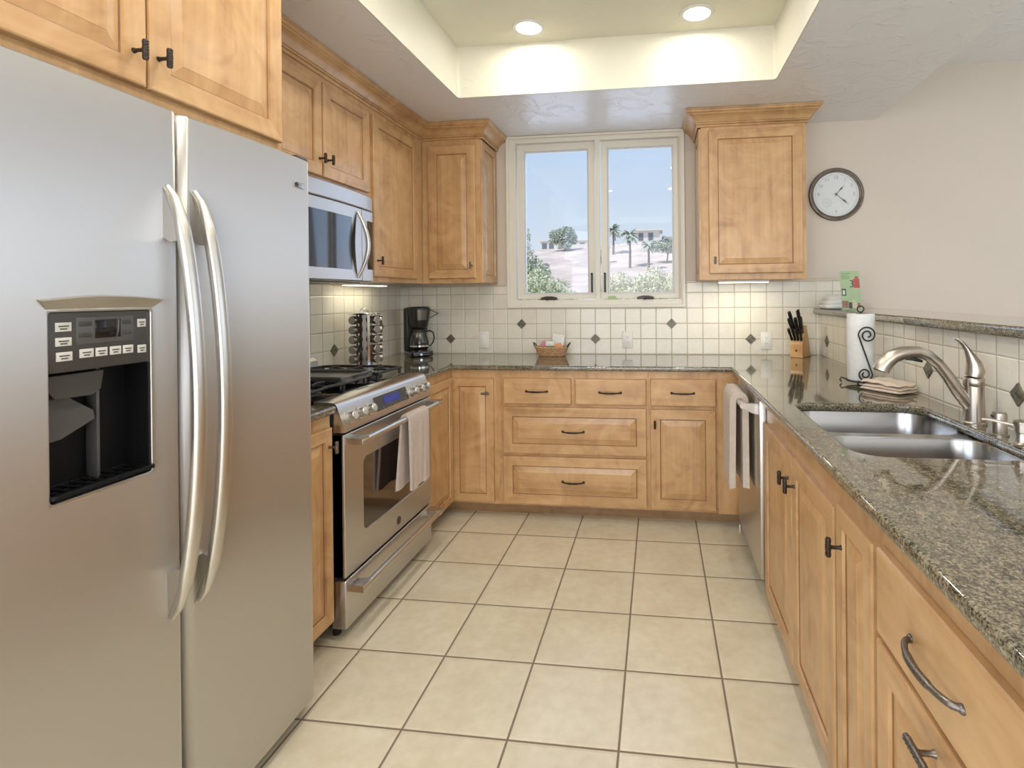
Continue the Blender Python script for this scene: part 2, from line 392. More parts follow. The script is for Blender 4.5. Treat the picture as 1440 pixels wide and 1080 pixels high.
# ------------------------------------------------------------------ the room
XL, XR = -1.879, 1.055          # left wall, tiled face of the bar wall
CZ, VZ = 2.458, 2.79            # soffit, living room ceiling
g = G(); g.box((XL-.12, -7.2, -.08), (4.72, .12, 0)); struct('floor', g, FLOOR, smooth=0)
# back wall with window opening
WX0, WX1, WZ0, WZ1 = -1.02, .145, 1.275, 2.43
g = G(); g.shape([(XL-.12, 0), (4.72, 0), (4.72, 2.95), (XL-.12, 2.95)], [[(WX0, WZ0), (WX0, WZ1), (WX1, WZ1), (WX1, WZ0)], [(2.50, 1.26), (2.50, 2.43), (4.45, 2.43), (4.45, 1.26)]], .12,
        Matrix.Translation((0, .06, 0)) @ Matrix.Rotation(PI/2, 4, 'X')); struct('wall_back', g, WALL, smooth=0)
g = G(); g.shape([(-7.2, 0), (0, 0), (0, 2.95), (-7.2, 2.95)], [[(-6.1, .55), (-4.1, .55), (-4.1, 2.45), (-6.1, 2.45)]], .12, Matrix(((0, 0, 1, XL-.06), (1, 0, 0, 0), (0, 1, 0, 0), (0, 0, 0, 1)))); struct('wall_left', g, WALL, smooth=0)
g = G()
for y in (-6.1, -5.13, -4.16): g.box((XL-.09, y, .55), (XL-.03, y+.06, 2.45))
for z in (.55, 2.39): g.box((XL-.085, -6.1, z), (XL-.035, -4.1, z+.06))
w5 = struct('window_5', g, VIN, smooth=0)
g = G(); g.box((XL-.062, -6.05, .60), (XL-.058, -4.15, 2.40)); obj('glass', g, GLS, w5, smooth=0)
# living room walls (right, rear) with big openings, the rear one added to match the fill
g = G(); mR = Matrix(((0, 0, 1, 4.66), (1, 0, 0, 0), (0, 1, 0, 0), (0, 0, 0, 1)))
g.shape([(-7.2, 0), (0, 0), (0, 2.95), (-7.2, 2.95)], [[(-6.2, .25), (-.6, .25), (-.6, 2.45), (-6.2, 2.45)]], .12, mR); struct('wall_right', g, WALL, smooth=0)
g = G(); g.shape([(XL, 0), (4.6, 0), (4.6, 2.95), (XL, 2.95)], [[(-1.25, .06), (-1.25, 2.42), (2.45, 2.42), (2.45, .06)]], .12, Matrix.Translation((0, -7.26, 0)) @ Matrix.Rotation(PI/2, 4, 'X')); struct('wall_rear', g, WALL, smooth=0)
g = G()
for x in (-1.25, .57, 2.39): g.box((x, -7.29, .06), (x+.06, -7.23, 2.42))
for z in (.06, 2.36): g.box((-1.25, -7.285, z), (2.45, -7.235, z+.06))
w6 = struct('added_door_1', g, VIN, smooth=0)  # unseen glazed door, made up to go with the rear fill lamp
g = G(); g.box((-1.2, -7.262, .11), (2.4, -7.258, 2.38)); obj('glass', g, GLS, w6, smooth=0)
g = G()
for y in (-6.2, -4.35, -2.45, -.65): g.box((4.62, y, .25), (4.68, y+.06, 2.45))
for z in (.25, 2.40): g.box((4.625, -6.2, z), (4.675, -.6, z+.05))
w3 = struct('window_3', g, VIN, smooth=0)
g = G(); g.box((4.645, -6.14, .30), (4.65, -.65, 2.40)); obj('glass', g, GLS, w3, smooth=0)
g = G()
for x in (2.50, 3.45, 4.40): g.box((x, .02, 1.26), (x+.05, .08, 2.43))
for z in (1.26, 2.38): g.box((2.50, .025, z), (4.45, .075, z+.05))
w4 = struct('window_4', g, VIN, smooth=0)
g = G(); g.box((2.54, .048, 1.30), (4.41, .052, 2.39)); obj('glass', g, GLS, w4, smooth=0)
# kitchen soffit with a recessed tray
TX0, TX1, TY0, TY1 = -1.118, .628, -3.9, -.786
g = G(); g.shape([(XL, -4.7), (1.423, -4.7), (1.423, 0), (XL, 0)], [rrect(TX0-.005, TY0-.005, TX1+.005, TY1+.005, .012, 3)], .06, Matrix.Translation((0, 0, CZ+.03)), .006)
g.box((1.38, -4.7, CZ+.04), (1.423, 0, 2.95)); g.box((XL, -4.7, CZ+.04), (1.42, -4.66, 2.95))
struct('ceiling_soffit', g, SOF, smooth=30)
g = G(); g.shape(rrect(TX0-.0045, TY0-.0045, TX1+.0045, TY1+.0045), [rrect(TX0, TY0, TX1, TY1, .02, 4)], .29, Matrix.Translation((0, 0, CZ-.002+.145)))
g.box((TX0-.05, TY0-.05, 2.742), (TX1+.05, TY1+.05, 2.80)); struct('ceiling_tray', g, TRAY, smooth=30)
g = G(); g.box((1.424, -7.2, VZ), (4.72, .0, 2.9)); g.box((XL, -7.2, VZ), (1.423, -4.71, 2.9)); struct('ceiling', g, SOF, smooth=0)
g = G(); g.box((XL-.2, -7.4, 2.951), (4.9, .4, 3.02)); struct('ceiling_roof_slab', g, WALL, smooth=0)
# pony wall under the raised bar
g = G(); g.box((XR+.008, -3.75, 0), (1.21, -.001, 1.189)); struct('wall_bar', g, WALL, smooth=0)

# tiled splashbacks, real thin slabs with accent stones
def diamond(u, v, r, plane, c):
    g = G(); t = .0075
    if plane == 'y':   P = lambda a, b, d: (u+a, c-d, v+b)
    elif plane == 'x+': P = lambda a, b, d: (c+d, u+a, v+b)
    else: P = lambda a, b, d: (c-d, u+a, v+b)
    o = [(r, 0), (0, r), (-r, 0), (0, -r)]
    A = [g.bm.verts.new(P(a, b, 0)) for a, b in o]; B = [g.bm.verts.new(P(a*.93, b*.93, t*.8)) for a, b in o]
    C_ = [g.bm.verts.new(P(a*.5, b*.5, t*.8)) for a, b in o]; D = [g.bm.verts.new(P(a*.35, b*.35, t)) for a, b in o]
    for X_, Y_ in ((A, B), (B, C_), (C_, D)):
        for j in range(4): g.bm.faces.new((X_[j], X_[(j+1) % 4], Y_[(j+1) % 4], Y_[j]))
    g.bm.faces.new(D); return g
tb = thing('tiled_splashback', 'cream square tile splashback of the back wall beneath the window', 'backsplash', (-.42, -.004, .914))
def splash_obj(g, mat, par): return obj('tile_field', g, mat, par, smooth=0)
g = G(); poly = [(XL+.008, .906), (1.30, .906), (1.30, 1.405), (.19, 1.405), (.19, 1.243), (-1.068, 1.243), (-1.068, 1.395), (XL+.008, 1.395)]
g.prism(poly, -.008, -.0005, 'y'); splash_obj(g, SPL_B, tb)
for a, b, z in ((.19, 1.30, 1.405), (-1.136, -1.068, 1.395)):
    g = G(); g.box((a, -.016, z), (b, -.0005, z+.014), .004); obj('cap_trim', g, CAPM, tb)
for i, (x, z) in enumerate(((-1.490, 1.0205), (-.963, 1.1259), (-.436, 1.0205), (.091, 1.1259), (.618, 1.0205))):
    obj('accent_tile', diamond(x, z, .036, 'y', -.008), ACC, tb, smooth=0)
tl = thing('tiled_splashback', 'cream square tile splashback on the left wall behind the spice rack', 'backsplash', (XL+.004, -1.2, .914))
g = G(); g.box((XL+.0005, -2.1, .906), (XL+.008, -.008, 1.42)); splash_obj(g, SPL_L, tl)
for y, z in ((-.821, 1.0205), (-1.348, 1.1259), (-.294, 1.1259)): obj('accent_tile', diamond(y, z, .036, 'x+', XL+.008), ACC, tl, smooth=0)
tr = thing('tiled_splashback', 'pale square tile splashback on the bar wall behind the faucet', 'backsplash', (XR+.004, -1.8, .914))
g = G(); g.box((XR, -3.74, .906), (XR+.0075, -.008, 1.189)); splash_obj(g, SPL_R, tr)
for y, z in ((-.186, 1.0205), (-.713, 1.0205), (-1.451, 1.0205), (-1.978, 1.0205), (-2.505, 1.0205)): obj('accent_tile', diamond(y, z, .036, 'x-', XR), ACC, tr, smooth=0)

# raised bar top
g = G(); g.shape(rrect(1.022, -3.8, 1.40, -.0005, .003), [], .034, Matrix.Translation((0, 0, 1.208)), .008)
bt = obj('bar_top', g, GRAN); meta(bt, 'green granite raised bar ledge on top of the tiled half wall', 'bar top')

# ------------------------------------------------------------------ window
def casement(n, x0, x1, handle_x, lever_x):
    # x0..x1 outer sash
    g = G(); g.shape([(x0, 1.30), (x1, 1.30), (x1, 2.405), (x0, 2.405)], [[(x0+.045, 1.335), (x0+.045, 2.362), (x1-.045, 2.362), (x1-.045, 1.335)]], .04,
                     Matrix.Translation((0, .045, 0)) @ Matrix.Rotation(PI/2, 4, 'X'), .003)
    w = struct('window_%d' % n, g, CREAM, smooth=30)
    g = G(); g.shape([(x0+.044, 1.334), (x1-.044, 1.334), (x1-.044, 2.363), (x0+.044, 2.363)], [[(x0+.056, 1.345), (x0+.056, 2.352), (x1-.056, 2.352), (x1-.056, 1.345)]], .03,
                     Matrix.Translation((0, .06, 0)) @ Matrix.Rotation(PI/2, 4, 'X'), .002)
    obj('glazing_bead', g, VIN, w)
    g = G(); g.box((x0+.05, .058, 1.34), (x1-.05, .062, 2.357)); obj('glass', g, GLS, w, smooth=0)
    g = G(); hx = handle_x
    g.prism([(hx-.062, 1.288), (hx+.062, 1.288), (hx+.056, 1.312), (hx+.02, 1.320), (hx-.02, 1.320), (hx-.056, 1.312)], -.002, .02, 'y')
    g.cyl((hx-.01, -.004, 1.300), (hx-.01, -.022, 1.300), .009); g.tube([(hx-.01, -.018, 1.300), (hx+.02, -.022, 1.304), (hx+.05, -.018, 1.298)], .0055, 8)
    obj('crank_handle', g, BRZ, w)
    g = G(); g.box((lever_x-.005, -.006, 1.345), (lever_x+.005, .022, 1.48), .002); g.ball((lever_x, -.004, 1.475), .008)
    obj('lock_lever', g, IRON, w)
    return w
casement(1, -.995, -.435, -.765, -.458)
w2 = casement(2, -.392, .158, -.085, -.366)
g = G(); g.box((-.345, -.0035, 1.293), (-.29, -.0005, 1.318)); g2 = obj('sticker', g, pm('green_sticker', (.36, .55, .22), .5), w2); meta(g2, 'small green sticker')
g = G()
g.shape([(-1.062, 1.243), (.184, 1.243), (.184, 2.457), (-1.062, 2.457)], [[(-1.0, 1.295), (-1.0, 2.41), (-.43, 2.41), (-.43, 1.295)], [(-.397, 1.295), (-.397, 2.41), (.163-.003, 2.41), (.163-.003, 1.295)]], .03,
        Matrix.Translation((0, -.0012+.012, 0)) @ Matrix.Rotation(PI/2, 4, 'X'), .004)
g.shape([(-1.066, 1.239), (.188, 1.239), (.188, 2.457), (-1.066, 2.457)], [[(-1.046, 1.26), (-1.046, 2.44), (.168, 2.44), (.168, 1.26)]], .016,
        Matrix.Translation((0, -.014, 0)) @ Matrix.Rotation(PI/2, 4, 'X'), .004)
struct('trim_1', g, CREAM, smooth=30)

# ------------------------------------------------------------------ cabinets (local: x along the run, front faces -y at y=0)
WOODS = [WV, WX, GLZ]
def panel_door(w, h, fr=.055, t=.020, horiz=False):
    """raised panel door in local x 0..w, z 0..h, back at y=0"""
    g = G(); rings = []
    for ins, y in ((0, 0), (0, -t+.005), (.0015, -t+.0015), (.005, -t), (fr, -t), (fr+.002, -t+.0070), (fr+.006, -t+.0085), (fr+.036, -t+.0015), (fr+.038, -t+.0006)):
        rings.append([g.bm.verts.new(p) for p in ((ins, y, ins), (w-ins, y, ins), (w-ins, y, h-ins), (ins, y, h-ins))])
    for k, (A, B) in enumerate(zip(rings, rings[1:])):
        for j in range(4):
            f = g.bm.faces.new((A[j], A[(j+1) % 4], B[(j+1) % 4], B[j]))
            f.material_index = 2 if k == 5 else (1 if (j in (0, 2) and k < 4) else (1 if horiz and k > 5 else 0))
    f = g.bm.faces.new(rings[-1]); f.material_index = 1 if horiz else 0
    g.bm.faces.new(rings[0][::-1])
    return g
def slab_front(w, h, t=.020):
    g = G(); rings = []
    for ins, y in ((0, 0), (0, -t+.006), (.003, -t+.0015), (.008, -t)):
        rings.append([g.bm.verts.new(p) for p in ((ins, y, ins), (w-ins, y, ins), (w-ins, y, h-ins), (ins, y, h-ins))])
    for A, B in zip(rings, rings[1:]):
        for j in range(4): g.bm.faces.new((A[j], A[(j+1) % 4], B[(j+1) % 4], B[j]))
    g.bm.faces.new(rings[-1]); g.bm.faces.new(rings[0][::-1])
    for f in g.bm.faces: f.material_index = 1
    return g
def pull(L=.125, R0=1.0):
    """arched pull with a roped middle, along local x, attached at y=0"""
    g = G(); P = []; R = []; n = 24
    for i in range(n+1):
        s_ = i/n; x = (s_-.5)*L; y = -.030*(math.sin(PI*s_)**.45) if 0 < s_ < 1 else 0
        P.append((x, y, 0)); R.append(.0055*R0 if abs(s_-.5) < .24 else .0042*R0)
    g.tube(P, R, 10, up=(0, 0, 1))
    for s_ in (-1, 1): g.lathe([(.0075, 0), (.0075, .003), (.005, .006)], (s_*L/2, 0, 0), 14, axis='y')
    for k in range(11):
        x = -.22*L+.44*L*k/10; s_ = x/L+.5; y = -.030*(math.sin(PI*s_)**.45)
        g.tube([(x-.002, y-.0045, -.004), (x+.002, y-.0065, 0), (x+.004, y-.004, .004)], .0016, 6)
    return g
def tknob(vert=True, L=.046):
    g = G(); g.lathe([(.0065, 0), (.0045, .006), (.0045, .022), (.006, .027)], (0, 0, 0), 14, axis='y')
    a = (0, 0, 1) if vert else (1, 0, 0); n = 9
    P = [Vector((0, -.030, 0))+Vector(a)*((i/(n-1)-.5)*L) for i in range(n)]
    g.tube(P, [.0055, .0068, .0062, .0066, .007, .0066, .0062, .0068, .0055], 12)
    for k in range(7):
        c = Vector((0, -.030, 0))+Vector(a)*((k/6-.5)*L*.8)
        q = (1, 0, 0) if vert else (0, 0, 1)
        g.tube([c-Vector(q)*.005+Vector((0, -.004, 0))-Vector(a)*.002, c+Vector((0, -.0072, 0)), c+Vector(q)*.005+Vector((0, -.004, 0))+Vector(a)*.002], .0014, 6)
    return g
def cabinet(name, label, loc, rot, w, z0, z1, depth, fronts, toe=True, group=None, open_top=False, extra=None, end_panel=None, toe_w=None):
    """fronts: (kind, x0, x1, z0, z1, knob) in local x; knob (type, x, z)"""
    t = thing(name, label, 'cabinet', loc, rot, group)
    g = G()
    if open_top:
        T = .018
        g.box((0, .0, z0), (w, .02, z1-.20)); g.box((0, 0, z1-.20), (w, .02, z1)); g.box((0, .02, z0), (T, depth, z1)); g.box((w-T, .02, z0), (w, depth, z1)); g.box((T, .02, z0), (w-T, depth, z0+T)); g.box((T, depth-.01, z0+T), (w-T, depth, z1))
    else: g.box((0, 0, z0), (w, depth, z1), .0015)
    obj('carcass', g, [WV], t, local=True, smooth=0)
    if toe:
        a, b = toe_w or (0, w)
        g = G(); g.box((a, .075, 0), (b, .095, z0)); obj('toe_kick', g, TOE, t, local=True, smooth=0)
    for f in fronts:
        kind, x0, x1, a, b, kn = f
        if kind == 'panel': gg, nm = panel_door(x1-x0, b-a), 'door'
        elif kind == 'dpanel': gg, nm = panel_door(x1-x0, b-a, horiz=True), 'drawer'
        elif kind == 'slim': gg, nm = panel_door(x1-x0, b-a, fr=.046), 'door'
        else: gg, nm = slab_front(x1-x0, b-a), 'drawer'
        d = obj(nm, gg, WOODS, t, local=True, smooth=0, loc=(x0, 0, a))
        for k in (kn if isinstance(kn, list) else [kn] if kn else []):
            ty, kx, kz = k[:3]; mt = k[3] if len(k) > 3 else BRZ
            h = pull(*(k[4:] if len(k) > 4 else ())) if ty == 'pull' else tknob(ty == 'v', .046 if len(k) < 5 else k[4])
            ho = obj('handle', h, mt, d, local=True, smooth=50, loc=(kx-x0, -.020, kz-a))
            ho['label'] = 'dark bronze roped handle'
    if extra: extra(t)
    return t

# ---- base cabinets
BZ0, BZ1 = .078, .883
R90 = PI/2
cabinet('base_cabinet', 'maple base cabinet squeezed between the refrigerator and the range', (-1.25, -2.092, 0), R90, .285, BZ0, BZ1, .62,
        [('slim', .012, .272, .097, .835, ('v', .250, .765, PEW))])
cabinet('base_cabinet', 'narrow maple base cabinet right of the range, facing into the room corner', (-1.25, -1.003, 0), R90, .398, BZ0, BZ1, .62,
        [('slim', .02, .372, .092, .838, None)], toe_w=(0, .46))
cabinet('base_cabinet', 'maple corner cabinet with one tall door on the back wall, left of the drawers', (-1.25, -.605, 0), 0, .295, BZ0, BZ1, .59,
        [('slim', .006, .269, .092, .833, ('h', .228, .748, PEW, .05))], toe_w=(-.07, .295))
cabinet('base_cabinet', 'maple drawer cabinet under the window with two small and two wide drawers', (-.955, -.605, 0), 0, .894, BZ0, BZ1, .59,
        [('slab', .034, .444, .685, .837, ('pull', .239, .761)), ('slab', .467, .884, .685, .837, ('pull', .675, .759)),
         ('dpanel', .032, .882, .391, .667, ('pull', .455, .527)), ('dpanel', .032, .882, .091, .374, ('pull', .453, .232))])
def filler(t):
    g = G(); g.box((.505, -.125, BZ0), (.518, .0, BZ1)); g.box((.392, -.012, BZ0), (.506, -.0005, BZ1)); obj('filler_strip', g, [WV], t, local=True, smooth=0)
cabinet('base_cabinet', 'maple cabinet with one drawer over one door, beside the dishwasher corner', (-.061, -.605, 0), 0, .504, BZ0, BZ1, .59,
        [('slab', .011, .382, .684, .841, ('pull', .196, .762)), ('panel', .010, .380, .092, .665, ('v', .037, .584, BRZ))], toe_w=(0, .56), extra=filler)
def legs(t):
    g = G(); g.box((.0, .004, 0), (.10, .045, BZ0)); obj('foot', g, [WV], t, local=True, smooth=0)
cabinet('sink_cabinet', 'maple sink cabinet with a pair of tall doors below the sink', (.453, -1.372, 0), -R90, .925, BZ0, BZ1, .58,
        [('panel', .033, .490, .080, .785, ('v', .452, .700)), ('panel', .496, .913, .080, .785, ('v', .534, .700))], open_top=True, extra=legs)
cabinet('base_cabinet', 'slim maple cabinet with one very narrow door right of the sink cabinet', (.453, -2.297, 0), -R90, .245, BZ0, BZ1, .58,
        [('slim', .010, .232, .080, .805, ('v', .052, .712))])
cabinet('base_cabinet', 'maple drawer cabinet nearest the camera under the right worktop', (.453, -2.542, 0), -R90, .54, BZ0, BZ1, .58,
        [('slab', .010, .53, .639, .812, ('pull', .243, .722, PEW, .16, 1.35)), ('dpanel', .010, .53, .32, .626, ('h', .243, .588, PEW, .066)), ('dpanel', .010, .53, .09, .30, None)])
cabinet('base_cabinet', 'maple base cabinet at the near end of the right worktop', (.453, -3.082, 0), -R90, .60, BZ0, BZ1, .58,
        [('slab', .010, .59, .639, .812, None), ('panel', .010, .59, .08, .626, None)])
# ---- wall cabinets
UZ0, UZ1 = 1.413, 2.44
cabinet('wall_cabinet', 'deep maple wall cabinet with two doors above the refrigerator', (-1.22, -3.035, 0), R90, .94, 1.80, UZ1, .655,
        [('panel', .012, .462, 1.83, 2.34, ('v', .43, 1.905)), ('panel', .468, .925, 1.83, 2.34, ('v', .492, 1.912))], toe=False)
cabinet('wall_cabinet', 'maple wall cabinet half hidden behind the one over the refrigerator', (-1.55, -2.09, 0), R90, .29, UZ0, UZ1, .325,
        [('slim', .01, .27, 1.44, 2.325, None)], toe=False)
cabinet('wall_cabinet', 'short maple wall cabinet with two doors above the microwave', (-1.55, -1.798, 0), R90, .81, 1.858, UZ1, .325,
        [('panel', .02, .382, 1.888, 2.325, ('v', .36, 1.965)), ('panel', .392, .79, 1.888, 2.325, ('v', .42, 1.97))], toe=False)
cabinet('wall_cabinet', 'tall single door maple wall cabinet right of the microwave', (-1.55, -.986, 0), R90, .655, UZ0, UZ1, .325,
        [('panel', .018, .552, 1.440, 2.325, ('v', .048, 1.528))], toe=False)
def side_panel(x, flip):
    def f(t):
        g = panel_door(.318, UZ1-.085-UZ0-.004, fr=.05, t=.014)
        o = obj('side_panel', g, WOODS, t, local=True, smooth=0, loc=(x, .005 if flip > 0 else .323, UZ0+.002)); o.rotation_euler = (0, 0, flip*PI/2)
    return f
cabinet('wall_cabinet', 'maple corner wall cabinet on the back wall, left of the window', (-1.55, -.33, 0), 0, .400, UZ0, UZ1, .325,
        [('panel', .050, .372, 1.445, 2.318, ('v', .346, 1.528, PEW))], toe=False, extra=side_panel(.400, 1))
cabinet('wall_cabinet', 'maple wall cabinet on the back wall between the window and the clock', (.272, -.33, 0), 0, .626, UZ0, UZ1, .325,
        [('panel', .045, .600, 1.451, 2.336, ('v', .079, 1.532, PEW))], toe=False, extra=side_panel(0, -1))
CP = [(.001, 2.358), (.008, 2.358), (.013, 2.363), (.013, 2.369), (.008, 2.373), (.016, 2.375), (.016, 2.384), (.022, 2.385), (.026, 2.392), (.032, 2.403), (.043, 2.414), (.056, 2.421), (.064, 2.424), (.064, 2.431), (.071, 2.433), (.077, 2.438), (.078, 2.444), (.082, 2.446), (.082, 2.456), (.001, 2.456)]
g = G(); g.sweep([(-1.22, -3.03), (-1.22, -2.094), (-1.55, -2.094), (-1.55, -.33), (-1.136, -.33), (-1.136, -.002)], CP)
meta(obj('crown_molding', g, WY, smooth=18), 'stepped maple crown molding running above the left hand wall cabinets', 'molding')
g = G(); g.sweep([(.258, -.002), (.258, -.33), (.898, -.33), (.898, -.002)], CP)
meta(obj('crown_molding', g, WX, smooth=18), 'maple crown molding capping the lone cabinet right of the window', 'molding')
# under cabinet lights
def strip(a, b, label, tgt, e):
    t = thing('under_cabinet_light', label, 'light', ((a[0]+b[0])/2, (a[1]+b[1])/2, a[2]))
    g = G(); g.box(a, (b[0], b[1], UZ0-.001), .002); obj('housing', g, WHT, t)
    g = G(); g.box((a[0]+.006, a[1]+.006, a[2]-.003), (b[0]-.006, b[1]-.006, a[2]-.0005)); obj('diffuser', g, STRIP, t, smooth=0)
    light('under_cabinet_glow', 'AREA', ((a[0]+b[0])/2, (a[1]+b[1])/2, a[2]-.006), e, (1, .93, .70), target=((a[0]+b[0])/2, (a[1]+b[1])/2+1e-4, 0), size=abs(b[0]-a[0]), size_y=abs(b[1]-a[1]))
strip((.38, -.27, 1.398), (.69, -.20, 1.398), 'lit light strip under the cabinet right of the window', None, 1.3)
strip((-1.80, -.86, 1.398), (-1.73, -.45, 1.398), 'lit light strip under the tall cabinet beside the microwave', None, .6)

# ---- worktops
SK = (.500, -2.272, .938, -1.612)
cz = Matrix.Translation((0, 0, .899))
g = G()
g.shape([(-1.870, -1.004), (-1.227, -1.004), (-1.227, -.635), (.405, -.635), (.405, -3.74), (1.047, -3.74), (1.047, -.0085), (-1.870, -.0085)],
        [rrect(*SK, .075, 8)], .030, cz, .009)
meta(obj('worktop', g, GRAN), 'polished green granite worktop running along the back wall and under the faucet', 'countertop')
g = G(); g.shape(rrect(-1.870, -2.092, -1.222, -1.802, .012), [], .030, cz, .009)
meta(obj('worktop', g, GRAN), 'small piece of granite worktop between refrigerator and range', 'countertop')

# ---- sink
def loft(g, rings, mat=0, cap=True):
    R = [[g.bm.verts.new((x, y, z)) for x, y in pts] for pts, z in rings]
    n = len(R[0])
    for A, B in zip(R, R[1:]):
        for j in range(n): g.bm.faces.new((A[j], A[(j+1) % n], B[(j+1) % n], B[j])).material_index = mat
    if cap: g.bm.faces.new(R[-1]).material_index = mat
    return R
def bowl_rings(x0, y0, x1, y1, r, d, top=.883):
    def rr(i, z): return (rrect(x0+i, y0+i, x1-i, y1-i, max(r-i, .02), 8), z)
    return [rr(0, top), rr(.003, top-.006), rr(.006, top-d+.05), rr(.012, top-d+.022), rr(.026, top-d+.006), rr(.05, top-d), rr(.12, top-d-.003)]
sk = thing('kitchen_sink', 'undermount double bowl stainless steel sink set into the right worktop', 'sink', (.72, -1.94, .69))
for nm, y0, y1, d in (('far', -1.922, -1.594, .20), ('near', -2.290, -1.962, .20)):
    g = G(); loft(g, bowl_rings(.484, y0, .954, y1, .085, d)); obj('bowl', g, ST_K, sk, smooth=60, recalc=False)
    g = G(); cy = (y0+y1)/2; g.lathe([(.045, .0045), (.042, .006), (.030, .002), (.004, .001)], (.72, cy, .883-d-.003), 24); obj('drain', g, CHR, sk)
g = G(); g.shape([(.470, -2.2955), (.968, -2.2955), (.968, -1.575), (.470, -1.575)], [rrect(.484, -1.922, .954, -1.594, .085, 8), rrect(.484, -2.290, .954, -1.962, .085, 8)], .0016, Matrix.Translation((0, 0, .8822)))
obj('rim', g, ST_K, sk)
# ---- faucet (spout over the bowls, towards -x)
fx, fy = .975, -1.90
fc = thing('kitchen_faucet', 'brushed nickel pull out faucet with a raised lever behind the sink', 'faucet', (fx, fy, .9145))
g = G(); g.lathe([(.034, 0), (.034, .006), (.030, .010), (.028, .05), (.0275, .10), (.027, .118)], (fx, fy, .9145), 32); obj('body', g, NICK, fc)
g = G(); g.lathe([(.0275, .1185), (.029, .121), (.029, .140), (.027, .144), (.020, .147)], (fx, fy, .9145), 32); obj('collar', g, NICK, fc)
g = G(); P = []; R = []
for x, y, z, r in ((.975, 0, 1.061, .024), (.979, 0, 1.080, .026), (.976, 0, 1.103, .022), (.966, .0, 1.125, .0155), (.955, .0, 1.147, .011), (.942, 0, 1.166, .009), (.928, 0, 1.177, .0075), (.918, 0, 1.180, .006)):
    P.append((x, fy+y, z)); R.append(r)
g.tube(P, R, 20, flat=[1, 1, .95, .85, .75, .6, .5, .5], up=(0, 1, 0)); obj('lever', g, NICK, fc, smooth=60)
g = G(); P = []; R = []
for x, z, r in ((.972, .955, .017), (.950, .985, .019), (.925, 1.020, .0185), (.900, 1.062, .0175), (.872, 1.100, .017), (.842, 1.127, .0175), (.812, 1.138, .018), (.785, 1.137, .019)):
    P.append((x, fy, z)); R.append(r)
g.tube(P, R, 20, up=(0, 1, 0)); obj('spout', g, NICK, fc, smooth=60)
g = G(); P = []; R = []
for x, z, r in ((.786, 1.137, .0195), (.765, 1.134, .021), (.740, 1.124, .0215), (.720, 1.107, .022), (.707, 1.090, .023), (.702, 1.078, .0235), (.7015, 1.076, .019)):
    P.append((x, fy, z)); R.append(r)
g.tube(P, R, 20, up=(0, 1, 0), flat=[1, 1, 1.02, 1.05, 1.08, 1.1, 1]); obj('spray_head', g, NICK, fc, smooth=60)
g = G(); g.tube([(.775, fy, 1.116), (.80, fy, 1.1165), (.825, fy, 1.108)], [.004, .007, .004], 10); o = obj('spray_button', g, BLK, fc); o['label'] = 'black spray button'
t = thing('air_gap', 'short brushed nickel cylinder cap between faucet and soap dispenser', 'air gap', (.968, -2.035, .9145))
g = G(); g.lathe([(.024, 0), (.024, .004), (.0195, .006), (.0195, .058), (.018, .064), (.012, .066)], (.968, -2.035, .9145), 28); obj('cap', g, NICK, t)
g = G(); g.box((.9475, -2.04, .966), (.951, -2.03, .972)); obj('vent_slot', g, BLK, t)
t = thing('soap_dispenser', 'brushed nickel soap dispenser with a thin spout at the right edge', 'soap dispenser', (.955, -2.150, .9145))
g = G(); g.lathe([(.022, 0), (.022, .004), (.016, .007), (.013, .012), (.013, .036), (.0165, .038), (.0165, .060)], (.955, -2.150, .9145), 28); obj('base', g, NICK, t)
g = G(); g.lathe([(.019, .061), (.019, .066), (.015, .068)], (.955, -2.150, .9145), 28); obj('cap', g, NICK, t)
g = G(); g.tube([(.955, -2.150, .966), (.925, -2.13, .972), (.895, -2.108, .976), (.886, -2.10, .973)], [.004, .0038, .0034, .003], 10); obj('spout', g, NICK, t)

# ---- dishwasher
dw = thing('dishwasher', 'stainless steel dishwasher in the far corner of the right hand run', 'dishwasher', (.72, -1.05, 0))
g = G(); g.box((.462, -1.362, .10), (1.02, -.742, .878)); obj('body', g, GRY, dw, smooth=0)
g = G(); g.box((.424, -1.364, .105), (.461, -.740, .878), .006); obj('door', g, ST_S, dw)
g = G(); g.box((.50, -1.360, .0), (.515, -.745, .10)); obj('kick_plate', g, BLK, dw)
g = G(); g.tube([(.362, -.800, .838), (.362, -1.325, .838)], .0125, 14)
for y in (-.818, -1.300): g.prism([(.366, .826), (.366, .850), (.425, .845), (.425, .800), (.40, .806)], y-.012, y+.012, 'y')
obj('handle', g, ST_S, dw)
g = G(); g.box((.418, -.80, .055), (.424, -.79, .10), .002); obj('door_clip', g, WHT, dw)

